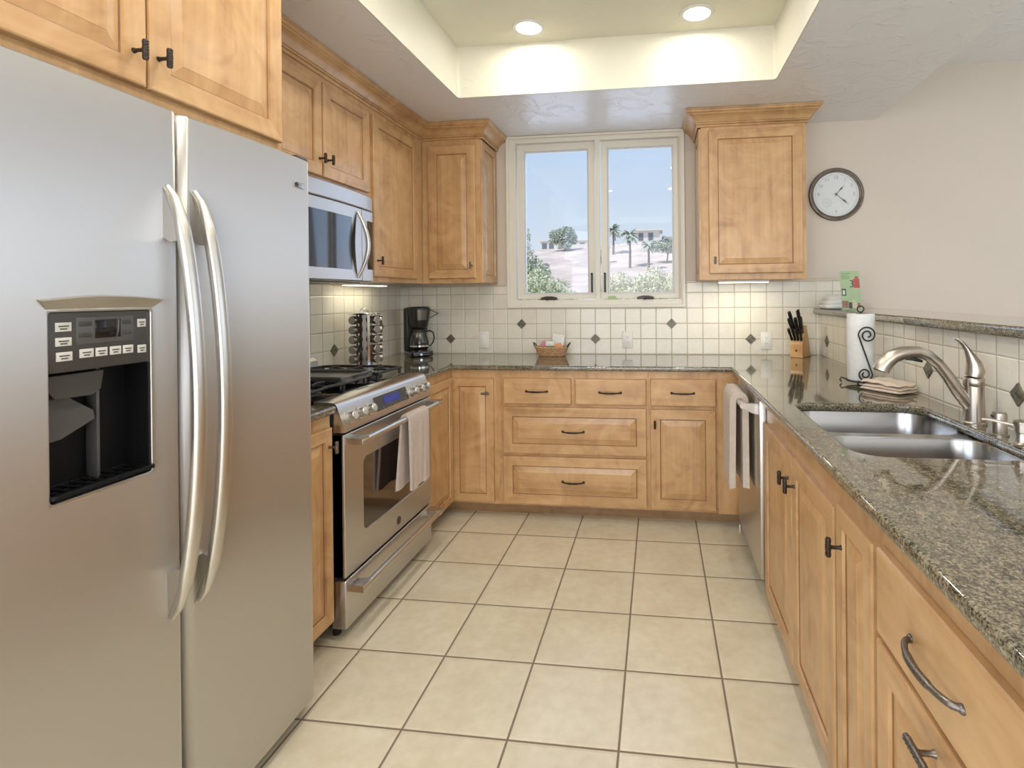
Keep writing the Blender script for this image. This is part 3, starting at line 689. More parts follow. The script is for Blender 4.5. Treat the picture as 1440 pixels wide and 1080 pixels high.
# ---- towels
def drape(name, label, cat, mat, bar, r, y0, y1, zf, zb, sx=1, fold=.006, th=.006, shift=0.0, n=26):
    """cloth of thickness th over a horizontal bar along y; bar=(x,z); its front hangs towards sx"""
    bx, bz = bar; g = G(); m = 14
    def layer(rr, dz):
        prof = [(bx+sx*rr, zf+dz+(bz-zf-dz)*i/m, 1-i/m) for i in range(m+1)]
        prof += [(bx+sx*rr*math.cos(PI*i/8), bz+rr*math.sin(PI*i/8), 0) for i in range(1, 8)]
        prof += [(bx-sx*rr, bz+(zb+dz-bz)*i/m, -(i/m)) for i in range(m+1)]
        V = []
        for j in range(n+1):
            s_ = j/n; row = []
            for x, z, k in prof:
                f = fold*abs(k)**.6*(math.sin(s_*7.5+2.0*k)+.5*math.sin(s_*17+1))
                y = y0+(y1-y0)*s_+(shift*(-k) if k < 0 else 0)+.02*(s_-.5)*(y1-y0)*abs(k)
                row.append(g.bm.verts.new((x+sx*(abs(f) if k >= 0 else -abs(f)*.4), y, z-.004*math.sin(s_*9)*abs(k))))
            V.append(row)
        return V
    A, B = layer(r+th, 0), layer(r, th*.2); P = len(A[0])
    for L in (A, B):
        for a in range(n):
            for b in range(P-1): g.bm.faces.new((L[a][b], L[a+1][b], L[a+1][b+1], L[a][b+1]))
    for b in range(P-1):
        for a in (0, n): g.bm.faces.new((A[a][b], A[a][b+1], B[a][b+1], B[a][b]))
    for a in range(n):
        for b in (0, P-1): g.bm.faces.new((A[a][b], A[a+1][b], B[a+1][b], B[a][b]))
    return meta(obj(name, g, mat, smooth=70), label, cat)
drape('hand_towel', 'ribbed off white towel hung over the dishwasher handle', 'towel', TOW, (.362, .838), .0135, -1.215, -.975, .438, .442, sx=-1, fold=.004, th=.028)
drape('hand_towel', 'plain beige towel folded over the oven door handle', 'towel', TOW2, (-1.140, .772), .0135, -1.415, -1.225, .448, .462, sx=1, fold=.004, th=.011, shift=-.05)

# ---- refrigerator (front faces +x)
fr = thing('refrigerator', 'side by side stainless steel refrigerator with an ice and water dispenser', 'refrigerator', (-1.48, -2.575, 0))
FX = -1.10
g = G(); g.box((-1.865, -3.035, .03), (-1.178, -2.112, 1.752), .004); obj('cabinet_body', g, pm('fridge_side', (.055, .055, .058), .5), fr)
g = G(); g.box((-1.80, -3.02, 0), (-1.20, -2.13, .03)); g.box((-1.185, -3.03, .006), (-1.150, -2.125, .045), .003); obj('base_grille', g, BLK, fr)
def curved_door(y0, y1, z0, z1, hole=None):
    """door skin, slightly bowed in plan, with softly rounded vertical edges"""
    g = G(); xb = FX-.072
    ys = [y0, y0+.002, y0+.006, y0+.012, y0+.02]; k = 14
    ys += [y0+.02+(y1-y0-.04)*i/k for i in range(1, k)]+[y1-.02, y1-.012, y1-.006, y1-.002, y1]
    zs = [z0, z0+.004, z1-.004, z1]
    if hole:
        ys = [y for y in ys if not (hole[0]-.012 < y < hole[1]+.012)]+[hole[0], hole[1]]; zs += [hole[2], hole[3]]
    ys.sort(); zs.sort()
    w = (y1-y0)/2; c = (y0+y1)/2
    def X(y, z):
        d = min(y-y0, y1-y); e_ = 0 if d >= .02 else .02-math.sqrt(max(0, .02**2-(.02-d)**2))
        q = min(z-z0, z1-z); e2 = 0 if q >= .004 else .004
        return FX+.010*(1-((y-c)/w)**2)-.008-e_*.9-e2
    V = {(i, j): g.bm.verts.new((X(y, z), y, z)) for i, y in enumerate(ys) for j, z in enumerate(zs)}
    for i in range(len(ys)-1):
        for j in range(len(zs)-1):
            if hole and hole[0]-1e-6 <= ys[i] and ys[i+1] <= hole[1]+1e-6 and hole[2]-1e-6 <= zs[j] and zs[j+1] <= hole[3]+1e-6: continue
            g.bm.faces.new((V[i, j], V[i+1, j], V[i+1, j+1], V[i, j+1]))
    # sides and back
    nb = len(ys)-1; nz = len(zs)-1
    loop = [(i, 0) for i in range(nb+1)]+[(nb, j) for j in range(1, nz+1)]+[(i, nz) for i in range(nb-1, -1, -1)]+[(0, j) for j in range(nz-1, 0, -1)]
    B = [g.bm.verts.new((xb, ys[i], zs[j])) for i, j in loop]; n = len(loop)
    for a in range(n): g.bm.faces.new((V[loop[a]], V[loop[(a+1) % n]], B[(a+1) % n], B[a]))
    g.bm.faces.new(B)
    return g
HY0, HY1, HZ0, HZ1 = -2.866, -2.664, .950, 1.308
d1 = obj('door', curved_door(-3.035, -2.584, .05, 1.763, (HY0, HY1, HZ0, HZ1)), ST_F, fr, smooth=40); d1['label'] = 'freezer door with the dispenser'
d2 = obj('door', curved_door(-2.576, -2.108, .05, 1.763), ST_F, fr, smooth=40); d2['label'] = 'plain fresh food door'
g = G(); g.box((-1.16, -2.584, .06), (-1.13, -2.576, 1.755)); obj('door_gasket', g, BLK, fr, smooth=0)
g = G(); g.box((-1.20, -2.17, 1.753), (-1.11, -2.115, 1.775), .006); obj('hinge_cover', g, DGR, fr)
def fhandle(y, par):
    g = G(); P = []; R = []; Z0, Z1 = .600, 1.585
    n = 40
    for i in range(n+1):
        s_ = i/n; z = Z0+(Z1-Z0)*s_
        b = math.sin(PI*s_)**.55 if 0 < s_ < 1 else 0
        P.append((FX-.004+.074*b, y, z)); R.append(.006+.0105*min(1, math.sin(PI*s_)*3.2))
    g.tube(P, R, 16, up=(0, 1, 0), flat=.85)
    # solid end mounts blending into the door
    for zt, zi, sg in ((Z1, Z1-.125, 1), (Z0, Z0+.115, -1)):
        poly = [(FX-.006, zt)]
        for k in range(9):
            s_ = k/8*.125; b = math.sin(PI*max(s_, 1e-4))**.55; poly.append((FX-.004+.074*b-.004, zt-sg*(Z1-Z0)*s_))
        poly += [(FX+.034, zi), (FX+.014, zi-sg*.004), (FX-.006, zi+sg*.008)]
        g.prism(poly, y-.0115, y+.0115, 'y')
    return obj('handle', g, ST_S, par, smooth=50)
fhandle(-2.618, d1); fhandle(-2.546, d2)
g = G(); g.box((FX-.004, -2.200, 1.668), (FX+.001, -2.150, 1.686), .001); o = obj('badge', g, pm('badge_plate', (.42, .42, .42), .3, .8), d2)
g = G(); g.lathe([(.0075, 0), (.0075, .0012), (.0055, .0016), (.0055, .001)], (FX+.001, -2.188, 1.677), 20, axis='x')
g.tube([(FX+.0025, -2.191+.004*math.cos(q)+.003, 1.677+.0035*math.sin(q)) for q in [i*.5 for i in range(9)]], .0007, 6); obj('emblem', g, DGR, o)
# dispenser
ds = obj('dispenser_surround', (lambda g: (g.shape(rrect(HY0-.004, HZ0-.004, HY1+.004, HZ1+.004, .008), [rrect(HY0+.003, HZ0+.004, HY1-.003, HZ1-.003, .006)], .010,
        Matrix(((0, 0, 1, FX-.004), (1, 0, 0, 0), (0, 1, 0, 0), (0, 0, 0, 1))), .002), g)[1])(G()), ST_S, d1)
g = G(); n = 16; A = []; B = []; C2 = []
for i in range(n+1):
    s_ = i/n; y = HY0-.016+(HY1-HY0+.032)*s_; arch = .008*math.sin(PI*s_)
    A.append(g.bm.verts.new((FX-.006, y, HZ1+.022+arch))); B.append(g.bm.verts.new((FX+.016, y, HZ1+.018+arch)))
    C2.append(g.bm.verts.new((FX-.003, HY0+.002+(HY1-HY0-.004)*s_, HZ1-.002)))
for i in range(n):
    g.bm.faces.new((A[i], A[i+1], B[i+1], B[i])); g.bm.faces.new((B[i], B[i+1], C2[i+1], C2[i]))
g.bm.faces.new((A[0], B[0], C2[0])); g.bm.faces.new((C2[-1], B[-1], A[-1])); g.bm.faces.new((A[0], C2[0], C2[-1], A[-1]))
obj('dispenser_hood', g, ST_S, d1, smooth=40)
g = G()                                           # cavity shell
x0, x1 = FX-.066, FX-.006
a = (HY0+.002, HY1-.002, HZ0+.003, 1.19)
g.box((x0-.004, a[0]-.004, a[2]-.004), (x0, a[1]+.004, a[3]+.004)); g.box((x0, a[0]-.004, a[2]), (x1, a[0], a[3])); g.box((x0, a[1], a[2]), (x1, a[1]+.004, a[3]))
g.box((x0, a[0]-.004, a[2]-.004), (x1, a[1]+.004, a[2])); g.box((x0, a[0], 1.20), (x1-.02, a[1], 1.205)); obj('dispenser_recess', g, BLKS, d1, smooth=0)
g = G(); g.box((x0+.001, a[0]+.115, a[2]+.01), (x0+.028, a[0]+.122, 1.19), .002); obj('water_line_cover', g, GRY, d1)
# grille tray
g = G(); g.shape(rrect(a[0], x0, a[1], x1+.016, .006), [rrect(a[0]+.008, x0+.008, a[1]-.008, x1+.006, .004)], .008, Matrix(((0, 1, 0, 0), (1, 0, 0, 0), (0, 0, 1, a[2]+.012), (0, 0, 0, 1))), .001)
for i in range(9): y = a[0]+.016+i*.0205; g.box((x0+.008, y, a[2]+.009), (x1+.006, y+.006, a[2]+.015))
for i in range(3): x = x0+.014+i*.02; g.box((x, a[0]+.008, a[2]+.008), (x+.004, a[1]-.008, a[2]+.013))
obj('drip_tray', g, BLKS, d1, smooth=0)
g = G(); g.prism([(a[0]+.006, 1.186), (a[0]+.108, 1.186), (a[0]+.102, 1.150), (a[0]+.085, 1.140), (a[0]+.02, 1.143), (a[0]+.008, 1.16)], x0+.012, x1-.006, 'x'); obj('ice_chute', g, DGR, d1, smooth=30)
g = G(); g.prism([(a[0]+.003, 1.143), (a[0]+.060, 1.138), (a[0]+.104, 1.105), (a[0]+.106, 1.088), (a[0]+.045, 1.062), (a[0]+.022, 1.060), (a[0]+.006, 1.085)], x1-.034, x1-.026, 'x')
g.box((x0+.01, a[0]+.03, 1.10), (x1-.033, a[0]+.07, 1.14), .004); obj('ice_paddle', g, GRY, d1, smooth=30)
cp = obj('control_panel', (lambda g: (g.box((FX-.02, HY0+.003, 1.192), (FX-.002, HY1-.003, HZ1-.003), .003), g)[1])(G()), DGR, d1)
PH = HZ1-.003-1.192; PW = HY1-HY0-.006
def prect(u0, u1, v0, v1, mat, name, d=.0012, base=0):
    g = G(); g.box((FX-.0022+base, HY0+.003+u0*PW, HZ1-.003-v1*PH), (FX-.002+base+d, HY0+.003+u1*PW, HZ1-.003-v0*PH), .0004); return obj(name, g, mat, cp)
prect(.245, .815, .10, .56, GRY, 'display_bezel', .0008)
prect(.42, .675, .15, .47, BLKG, 'display', .0008, .0009)
for u0, u1, v0, v1 in ((.27, .39, .17, .25), (.27, .39, .36, .44), (.70, .79, .17, .25), (.70, .79, .36, .44)): prect(u0, u1, v0, v1, DGR, 'button', .0008, .0009)
lines = []
for u0, u1, v0, v1 in ((.065, .205, .17, .32), (.065, .205, .42, .56), (.07, .21, .66, .81), (.275, .405, .64, .79), (.425, .54, .64, .79), (.565, .68, .64, .79), (.70, .81, .64, .79), (.86, .955, .17, .32), (.86, .955, .66, .81)):
    b = prect(u0, u1, v0, v1, BTN, 'button', .0012); b['label'] = 'white printed button'
    g = G()
    for k, (f0, f1) in enumerate(((.18, .82), (.28, .72))):
        uu0, uu1 = u0+(u1-u0)*f0, u0+(u1-u0)*f1; vv = v0+(v1-v0)*(.34+.3*k)
        g.box((FX-.0009, HY0+.003+uu0*PW, HZ1-.003-(vv+.022)*PH), (FX-.0005, HY0+.003+uu1*PW, HZ1-.003-vv*PH))
    obj('print', g, GRY, b, smooth=0)

# ---- range (front faces +x)
RY0, RY1 = -1.794, -1.012
ra = thing('range', 'stainless steel slide in gas range with six knobs and a lit blue display', 'range', (-1.53, -1.40, 0))
g = G(); g.box((-1.868, RY0+.004, .05), (-1.245, RY1-.004, .895), .002); obj('body', g, pm('range_side', (.030, .028, .028), .45), ra)
g = G()
for y in (RY0+.05, RY1-.05):
    for x in (-1.27, -1.80): g.cyl((x, y, 0), (x, y, .052), .016, n=14)
obj('leveling_leg', g, BLK, ra)
g = G(); g.box((-1.26, RY0+.001, .046), (-1.20, RY1-.001, .233), .006, seg=3); dr = obj('warming_drawer', g, ST_Y, ra)
g = G(); g.shape(rrect(RY0, .245, RY1, .798, .004), [rrect(-1.660, .372, -1.072, .672, .03, 6)], .012, Matrix(((0, 0, 1, -1.206), (1, 0, 0, 0), (0, 1, 0, 0), (0, 0, 0, 1))), .004)
g.box((-1.25, RY0+.003, .247), (-1.213, RY1-.003, .366)); g.box((-1.25, RY0+.003, .678), (-1.213, RY1-.003, .796)); g.box((-1.25, RY0+.003, .366), (-1.213, -1.665, .678)); g.box((-1.25, -1.067, .366), (-1.213, RY1-.003, .678))
od = obj('oven_door', g, ST_Y, ra)
g = G(); g.box((-1.225, -1.664, .368), (-1.2055, -1.068, .676)); obj('oven_glass', g, pm('oven_glass', (.022, .013, .009), .05, coat=1), od, smooth=0)
g = G(); g.lathe([(.019, 0), (.019, .002), (.016, .003), (.016, .0022)], (-1.2, -1.372, .293), 28, axis='x')
o = obj('emblem', g, PEW, od)
g = G(); g.tube([(-1.1965, -1.372+.008*math.cos(q)-.001, .293+.009*math.sin(q)) for q in [i*.45+.6 for i in range(11)]], .0015, 6); obj('monogram', g, DGR, o)
def bar_handle(y0, y1, z, x, xd, par):
    g = G(); g.tube([(x, y0, z), (x, y1, z)], .013, 16)
    for y, s_ in ((y0, 1), (y1, -1)):
        g.prism([(xd, y-s_*.0), (x+.010, y-s_*.004), (x+.012, y+s_*.045), (x-.008, y+s_*.062), (xd+.016, y+s_*.052), (xd, y+s_*.05)], z-.013, z+.013, 'z')
    return obj('handle', g, ST_S, par, smooth=40)
bar_handle(-1.785, -1.02, .772, -1.140, -1.199, od); bar_handle(-1.785, -1.02, .205, -1.140, -1.199, dr)
# control panel: curved nose and steel top strip
CPp = [(-1.245, .806), (-1.198, .806), (-1.1960, .815), (-1.2280, .905), (-1.2345, .9145), (-1.248, .9205), (-1.325, .924), (-1.325, .900), (-1.245, .896)]
g = G(); g.prism(CPp, RY0, RY1, 'y'); cpl = obj('control_panel', g, ST_Y, ra, smooth=35)
nv = Vector((.035, 0, .012)).normalized(); nrm = Vector((math.cos(.342), 0, math.sin(.342))); tup = Vector((-math.sin(.342), 0, math.cos(.342)))
def onpanel(y, s_, d=0): return Vector((-1.1999, y, .826))+tup*s_+nrm*d
g = G(); q = [onpanel(y, s_, .0035) for y, s_ in ((-1.545, .008), (-1.255, .008), (-1.255, .070), (-1.545, .070))]; p2 = [v-nrm*.012 for v in q]
A = [g.bm.verts.new(v) for v in q]; B = [g.bm.verts.new(v) for v in p2]; g.bm.faces.new(A)
for j in range(4): g.bm.faces.new((A[j], B[j], B[(j+1) % 4], A[(j+1) % 4]))
dp = obj('display', g, BLKG, cpl, smooth=0)
g = G(); g.quad([onpanel(y, s_, .0042) for y, s_ in ((-1.475, .026), (-1.335, .026), (-1.335, .060), (-1.475, .060))]); o = obj('lit_screen', g, pm('blue_screen', (.01, .01, .08), .3, emit=(.02, .03, .30), estr=.5), dp, smooth=0, recalc=False); o['label'] = 'glowing blue screen'
g = G()
for k in range(9): yy = -1.53+.03*k; g.quad([onpanel(y, s_, .0042) for y, s_ in ((yy, .013), (yy+.016, .013), (yy+.016, .018), (yy, .018))])
for k in range(3):
    for l in range(3): yy = -1.318+.018*k; s0 = .028+.012*l; g.quad([onpanel(y, s_, .0042) for y, s_ in ((yy, s0), (yy+.009, s0), (yy+.009, s0+.005), (yy, s0+.005))])
obj('keypad_print', g, GRY, dp, smooth=0, recalc=False)
for y in (-1.745, -1.672, -1.600, -1.203, -1.135, -1.065):
    c = onpanel(y, .032); g = G()
    P = [c+nrm*h for h in (0, .008, .0085, .030, .033)]; g.tube(P, [.026, .025, .0195, .018, .015], 26)
    g.tube([c+nrm*.034+tup*.004, c+nrm*.034+tup*.016], .002, 6)
    obj('knob', g, ST_S, cpl, smooth=40)
g = G(); g.box((-1.83, RY0+.006, .895), (-1.326, RY1-.006, .922), .004); ck = obj('cooktop', g, BLKG, ra)
g = G(); g.prism([(-1.868, .895), (-1.832, .895), (-1.832, .935), (-1.845, .985), (-1.868, 1.000)], RY0+.004, RY1-.002, 'y'); obj('backguard', g, ST_Y, ra, smooth=0)
for i, (bx, by, r) in enumerate(((-1.45, -1.66, .045), (-1.70, -1.66, .036), (-1.575, -1.40, .05), (-1.45, -1.145, .036), (-1.70, -1.145, .045))):
    g = G(); g.lathe([(r+.012, 0), (r+.010, .008), (r, .010), (r, .017), (r*.6, .021), (.001, .022)], (bx, by, .9225), 24); obj('burner', g, IRON, ck)
def grate(y0, y1):
    g = G(); zt = .958; w = .006
    for x in (-1.355, -1.80):
        g.tube([(x, y0, zt-.004), (x, (y0+y1)/2, zt), (x, y1, zt-.004)], .0072, 8)
    for y in (y0, y1): g.tube([(-1.355, y, zt-.004), (-1.44, y, zt), (-1.72, y, zt), (-1.80, y, zt-.004)], .0072, 8)
    for cx in (-1.45, -1.70):
        cy = (y0+y1)/2
        for dx, dy in ((1, 0), (-1, 0), (0, 1), (0, -1)):
            ex = cx+dx*.095 if dx else cx; ey = (y1 if dy > 0 else y0) if dy else cy
            g.tube([(ex, ey, zt-.002), (cx+dx*.055, cy+dy*.055, zt+.003), (cx+dx*.025, cy+dy*.025, zt-.004)], .0062, 8)
    g.tube([(-1.575, y0, zt), (-1.575, y1, zt)], .0065, 8)
    for x in (-1.36, -1.795):
        for y in (y0+.006, y1-.006): g.cyl((x, y, .9225), (x, y, zt-.002), .007, n=10)
    obj('grate', g, IRON, ck, smooth=50)
grate(-1.775, -1.535); grate(-1.265, -1.030)
gd = thing('griddle_plate', 'long dark griddle plate with a grey rim lying across the middle burner', 'griddle', (-1.58, -1.40, .945))
g = G(); g.shape(rrect(-1.80, -1.525, -1.37, -1.275, .02), [], .018, Matrix.Translation((0, 0, .954)), .004); g.shape(rrect(-1.80, -1.525, -1.37, -1.275, .02), [rrect(-1.788, -1.513, -1.382, -1.287, .015)], .014, Matrix.Translation((0, 0, .970)), .002)
for x in (-1.77, -1.40):
    for y in (-1.50, -1.30): g.cyl((x, y, .9225), (x, y, .946), .008, n=10)
obj('plate', g, pm('griddle_grey', (.16, .155, .15), .3, .6), gd)
for x, s_ in ((-1.80, -1), (-1.37, 1)):
    g = G(); g.tube([(x, -1.45, .965), (x+s_*.018, -1.44, .972), (x+s_*.018, -1.36, .972), (x, -1.35, .965)], .005, 8); obj('handle', g, IRON, gd)

# ---- over the range microwave
MY0, MY1 = -1.788, -1.030
mw = thing('microwave', 'stainless steel over the range microwave with a curved handle', 'microwave', (-1.67, -1.41, 1.405))
g = G(); g.box((-1.870, MY0, 1.405), (-1.515, MY1, 1.852), .003); obj('body', g, pm('micro_body', (.35, .35, .35), .4, .5), mw)
def mx(y):                        # bowed front
    s_ = (y-MY0)/(MY1-MY0); return -1.488+.022*math.sin(PI*s_)-.02*max(0, (s_-.93)/.07)**2
def front(y0, y1, z0, z1, d, mat, name, par, bev=.004, n=12):
    g = G(); xs = [y0+(y1-y0)*i/n for i in range(n+1)]
    pr = [(z0+bev, d), (z0, d-bev), (z0, -.02), (z1, -.02), (z1, d-bev), (z1-bev, d)]
    R = [[g.bm.verts.new((mx(y)+o, y, z)) for z, o in pr] for y in xs]
    for A, B in zip(R, R[1:]):
        for j in range(6): g.bm.faces.new((A[j], A[(j+1) % 6], B[(j+1) % 6], B[j]))
    g.bm.faces.new(R[0]); g.bm.faces.new(R[-1]); return obj(name, g, mat, par, smooth=30)
front(MY0, MY1, 1.776, 1.850, .0, ST_Y, 'vent_panel', mw)
md = front(MY0, -1.19, 1.408, 1.772, .0, ST_Y, 'door', mw)
cpn = front(-1.186, MY1, 1.408, 1.772, .0, ST_Y, 'control_panel', mw)
front(MY0+.06, -1.285, 1.462, 1.716, .0015, BLKG, 'glass', md, .001)
front(-1.13, -1.05, 1.47, 1.72, .0015, BLKG, 'keypad', cpn, .001)
g = G(); n = 18; A = []; B = []
for i in range(n+1):
    s_ = i/n; z = 1.440+.30*s_; w = .055*math.sin(PI*s_)
    A.append(g.bm.verts.new((mx(-1.25)+.003, -1.245-w*.95, z))); B.append(g.bm.verts.new((mx(-1.25)+.003, -1.245-w*.25, z)))
for i in range(n):
    try: g.bm.faces.new((A[i], B[i], B[i+1], A[i+1]))
    except Exception: pass
bmesh.ops.remove_doubles(g.bm, verts=g.bm.verts, dist=1e-5)
bmesh.ops.solidify(g.bm, geom=list(g.bm.faces), thickness=.003)
obj('handle_recess', g, BLKG, md)
g = G(); P = []; R = []
for i in range(25):
    s_ = i/24; P.append((mx(-1.23)+.004+.042*math.sin(PI*s_), -1.235+.020*math.sin(PI*s_), 1.425+.325*s_)); R.append(.006+.006*math.sin(PI*s_))
g.tube(P, R, 12, up=(0, 1, 0)); obj('handle', g, ST_S, md, smooth=60)
g = G(); g.box((-1.86, MY0+.05, 1.400), (-1.55, MY1-.05, 1.4045)); obj('grease_filter', g, GRY, mw, smooth=0)

# ------------------------------------------------------------------ ceiling lights
TRIM = pm('light_trim', (.75, .73, .68), .4)
def downlight(x, y, label, e, z=2.742):
    t = thing('recessed_light', label, 'ceiling light', (x, y, z), group='recessed ceiling lights')
    g = G(); g.lathe([(.066, -.0005), (.068, -.006), (.084, -.007), (.088, -.0005)], (x, y, z), 40, caps=False); obj('trim_ring', g, TRIM, t)
    g = G(); g.lathe([(.0665, -.003), (.04, -.0045), (.0005, -.005)], (x, y, z), 36); obj('lens', g, LENS, t)
    light('recessed_glow', 'AREA', (x, y, z-.012), e, (1, .95, .88), target=(x, y+.001, 0), size=.12, shape='DISK')
downlight(-.663, -.950, 'lit recessed ceiling light nearer the left cabinets', 3.2)
downlight(.208, -.965, 'lit recessed ceiling light nearer the clock wall', 3.0)
for x in (-.663, .208):
    for y in (-2.15, -3.35): downlight(x, y, 'added unseen recessed light brightening the kitchen tray', 7.5)  # out of frame, added as extra fill for the kitchen
for x, y in ((2.6, -1.4), (2.6, -3.6), (-.4, -5.6), (2.6, -5.6)): downlight(x, y, 'added unseen recessed light brightening the living room', 3, VZ)  # unseen ceiling lamps added to lift the overall brightness

# ------------------------------------------------------------------ clock
kx, kz, kr = 1.172, 1.975, .174
ck_ = thing('wall_clock', 'round white faced wall clock with a dark bronze rim', 'clock', (kx, -.001, kz))
g = G(); g.lathe([(kr, -.0), (kr, .014), (kr-.004, .022), (kr-.012, .024), (kr-.018, .022), (kr-.021, .017), (kr-.028, .016), (kr-.0295, .010)], (kx, -.001, kz), 72, axis='y', caps=False)
obj('rim', g, pm('clock_bronze', (.13, .105, .085), .35, .5, noise=.3), ck_)
g = G(); g.lathe([(kr-.029, .009), (.001, .0092)], (kx, -.001, kz), 60, axis='y'); dial = obj('dial', g, pm('clock_face', (.66, .68, .67), .5), ck_)
INK = pm('clock_ink', (.10, .10, .10), .6); INKL = pm('clock_ink_light', (.36, .37, .37), .6)
for i, s_ in ((12, '12'), (1, '1'), (2, '2'), (3, '3'), (6, '6'), (9, '9'), (10, '10'), (11, '11')):
    q = PI/2-i*PI/6; g = G(); add_text(g, s_, .030, Matrix.Translation((kx+.112*math.cos(q), -.0112, kz+.112*math.sin(q))) @ Matrix.Rotation(PI/2, 4, 'X')); obj('numeral', g, INKL, dial, smooth=0)
def ring(g, cx, cz, r, w, y=-.0105, n=40):
    A = [g.bm.verts.new((cx+r*math.cos(2*PI*i/n), y, cz+r*math.sin(2*PI*i/n))) for i in range(n)]; B = [g.bm.verts.new((cx+(r+w)*math.cos(2*PI*i/n), y, cz+(r+w)*math.sin(2*PI*i/n))) for i in range(n)]
    for i in range(n): g.bm.faces.new((A[i], A[(i+1) % n], B[(i+1) % n], B[i]))
g = G(); ring(g, kx, kz, .131, .0015, n=72); obj('minute_track', g, INKL, dial, smooth=0)
g = G(); ring(g, kx-.058, kz-.053, .027, .0016); ring(g, kx-.058, kz-.053, .016, .001); ring(g, kx-.058, kz-.053, .003, .002); obj('thermometer_dial', g, INKL, dial, smooth=0)
g = G(); ring(g, kx+.046, kz-.046, .017, .0014); obj('humidity_dial', g, INKL, dial, smooth=0)
def hand(ang, L, w, name, y):
    g = G(); d = Vector((math.sin(ang), 0, math.cos(ang))); s_ = Vector((math.cos(ang), 0, -math.sin(ang))); c = Vector((kx, y, kz))
    pts = [c-d*.012-s_*w*.4, c-d*.012+s_*w*.4, c+d*L*.45+s_*w*.4, c+d*L*.62+s_*w*1.4, c+d*L*.78+s_*w*.4, c+d*L, c+d*L*.78-s_*w*.4, c+d*L*.62-s_*w*1.4, c+d*L*.45-s_*w*.4]
    A = [g.bm.verts.new(p) for p in pts]; B = [g.bm.verts.new(p+Vector((0, .0008, 0))) for p in pts]; n = len(pts); g.bm.faces.new(A); g.bm.faces.new(B[::-1])
    for i in range(n): g.bm.faces.new((A[i], A[(i+1) % n], B[(i+1) % n], B[i]))
    obj(name, g, INK, ck_, smooth=0)
hand(math.radians(41), .078, .0042, 'hour_hand', -.0135); hand(math.radians(131), .108, .0038, 'minute_hand', -.0155)
g = G(); g.lathe([(.0065, .008), (.0065, .0175), (.003, .019)], (kx, 0, kz), 18, axis='y'); obj('hand_pin', g, INK, ck_)

# ------------------------------------------------------------------ outlets
def outlet(x, z, kind, label, w=.073, h=.117):
    t = thing('wall_outlet' if kind else 'light_switch', label, 'outlet' if kind else 'switch', (x, -.0085, z-h/2))
    g = G(); g.box((x-w/2, -.014, z-h/2), (x+w/2, -.0083, z+h/2), .003); obj('cover_plate', g, WHT, t)
    g = G()
    if kind: 
        g.box((x-.017, -.0165, z-.034), (x+.017, -.0138, z+.034), .0015); o = obj('receptacle', g, WHITE, t)
        g = G()
        for dz in (-.018, .018):
            for dx in (-.006, .006): g.box((x+dx-.001, -.0172, z+dz-.004), (x+dx+.001, -.0164, z+dz+.004))
            g.cyl((x, -.0172, z+dz-.010), (x, -.0164, z+dz-.010), .002, n=8)
        obj('slots', g, GRY, o, smooth=0)
    else:
        g.box((x-.0165, -.018, z-.033), (x+.0165, -.0138, z+.033), .0025); obj('rocker', g, WHITE, t)
outlet(-1.241, 1.012, 0, 'white rocker switch on the tiles left of the basket')
outlet(-.212, 1.016, 1, 'white wall outlet on the tiles right of the basket')
outlet(.718, 1.010, 1, 'white wall outlet beside the knife block')

# ------------------------------------------------------------------ spice rack and jars
sx_, sy_, sz_ = -1.695, -.800, .9145
rk = thing('spice_rack', 'chrome revolving spice rack tower left of the coffee maker', 'spice rack', (sx_, sy_, sz_))
g = G(); g.lathe([(.092, 0), (.094, .004), (.094, .016), (.088, .022), (.02, .026)], (sx_, sy_, sz_), 40); obj('base', g, CHR, rk)
g = G(); g.lathe([(.02, .310), (.088, .312), (.090, .316), (.088, .322), (.01, .326)], (sx_, sy_, sz_), 40); obj('top_plate', g, CHR, rk)
view = math.atan2(-3.6948-sy_, 0-sx_)
cols = [view-math.radians(42), view+math.radians(46), view+math.radians(92)]
g = G(); rm = Matrix.Rotation(view, 4, 'Z')
g.box((sx_-.026, sy_-.026, sz_+.022), (sx_+.026, sy_+.026, sz_+.312), rot=rm, at=(sx_, sy_, 0)); obj('column', g, PEW, rk, smooth=0)
g = G()
for dq in (-14, 17, 69, 118, 150, 210):
    q = view+math.radians(dq); g.box((sx_+.078*math.cos(q)-.002, sy_+.078*math.sin(q)-.007, sz_+.02), (sx_+.078*math.cos(q)+.002, sy_+.078*math.sin(q)+.007, sz_+.312), rot=Matrix.Rotation(q, 4, 'Z'))
obj('upright', g, CHR, rk, smooth=0)
g = G(); g.tube([(sx_+.022*math.cos(a_)*math.cos(view+PI/2), sy_+.022*math.cos(a_)*math.sin(view+PI/2), sz_+.325+.024*math.sin(a_)) for a_ in [PI*i/10 for i in range(11)]], .0025, 8); obj('loop_handle', g, CHR, rk)
SPI = [pm('spice_%d' % i, c, .8, noise=.4, nscale=200) for i, c in enumerate(((.10, .07, .03), (.16, .05, .02), (.12, .11, .05), (.07, .05, .03), (.22, .12, .08)))]
JG = pm('jar_glass', (.35, .33, .30), .06, coat=.5)
def jar(label, m):
    t = thing('spice_jar', label, 'spice jar', (0, 0, 0), 0, 'spice jars in the chrome rack')
    g = G(); g.lathe([(.0195, .032), (.0205, .036), (.0205, .072), (.017, .077)], (0, 0, 0), 20, axis='x'); obj('glass_body', g, m, t, local=True)
    g = G(); g.lathe([(.0242, .0775), (.0242, .096), (.0225, .098), (.001, .0982)], (0, 0, 0), 22, axis='x'); o = obj('lid', g, LID, t, local=True); o['label'] = 'chrome lid'
    return t
protos = {}
rows = ['top', 'second', 'middle', 'fourth', 'bottom']
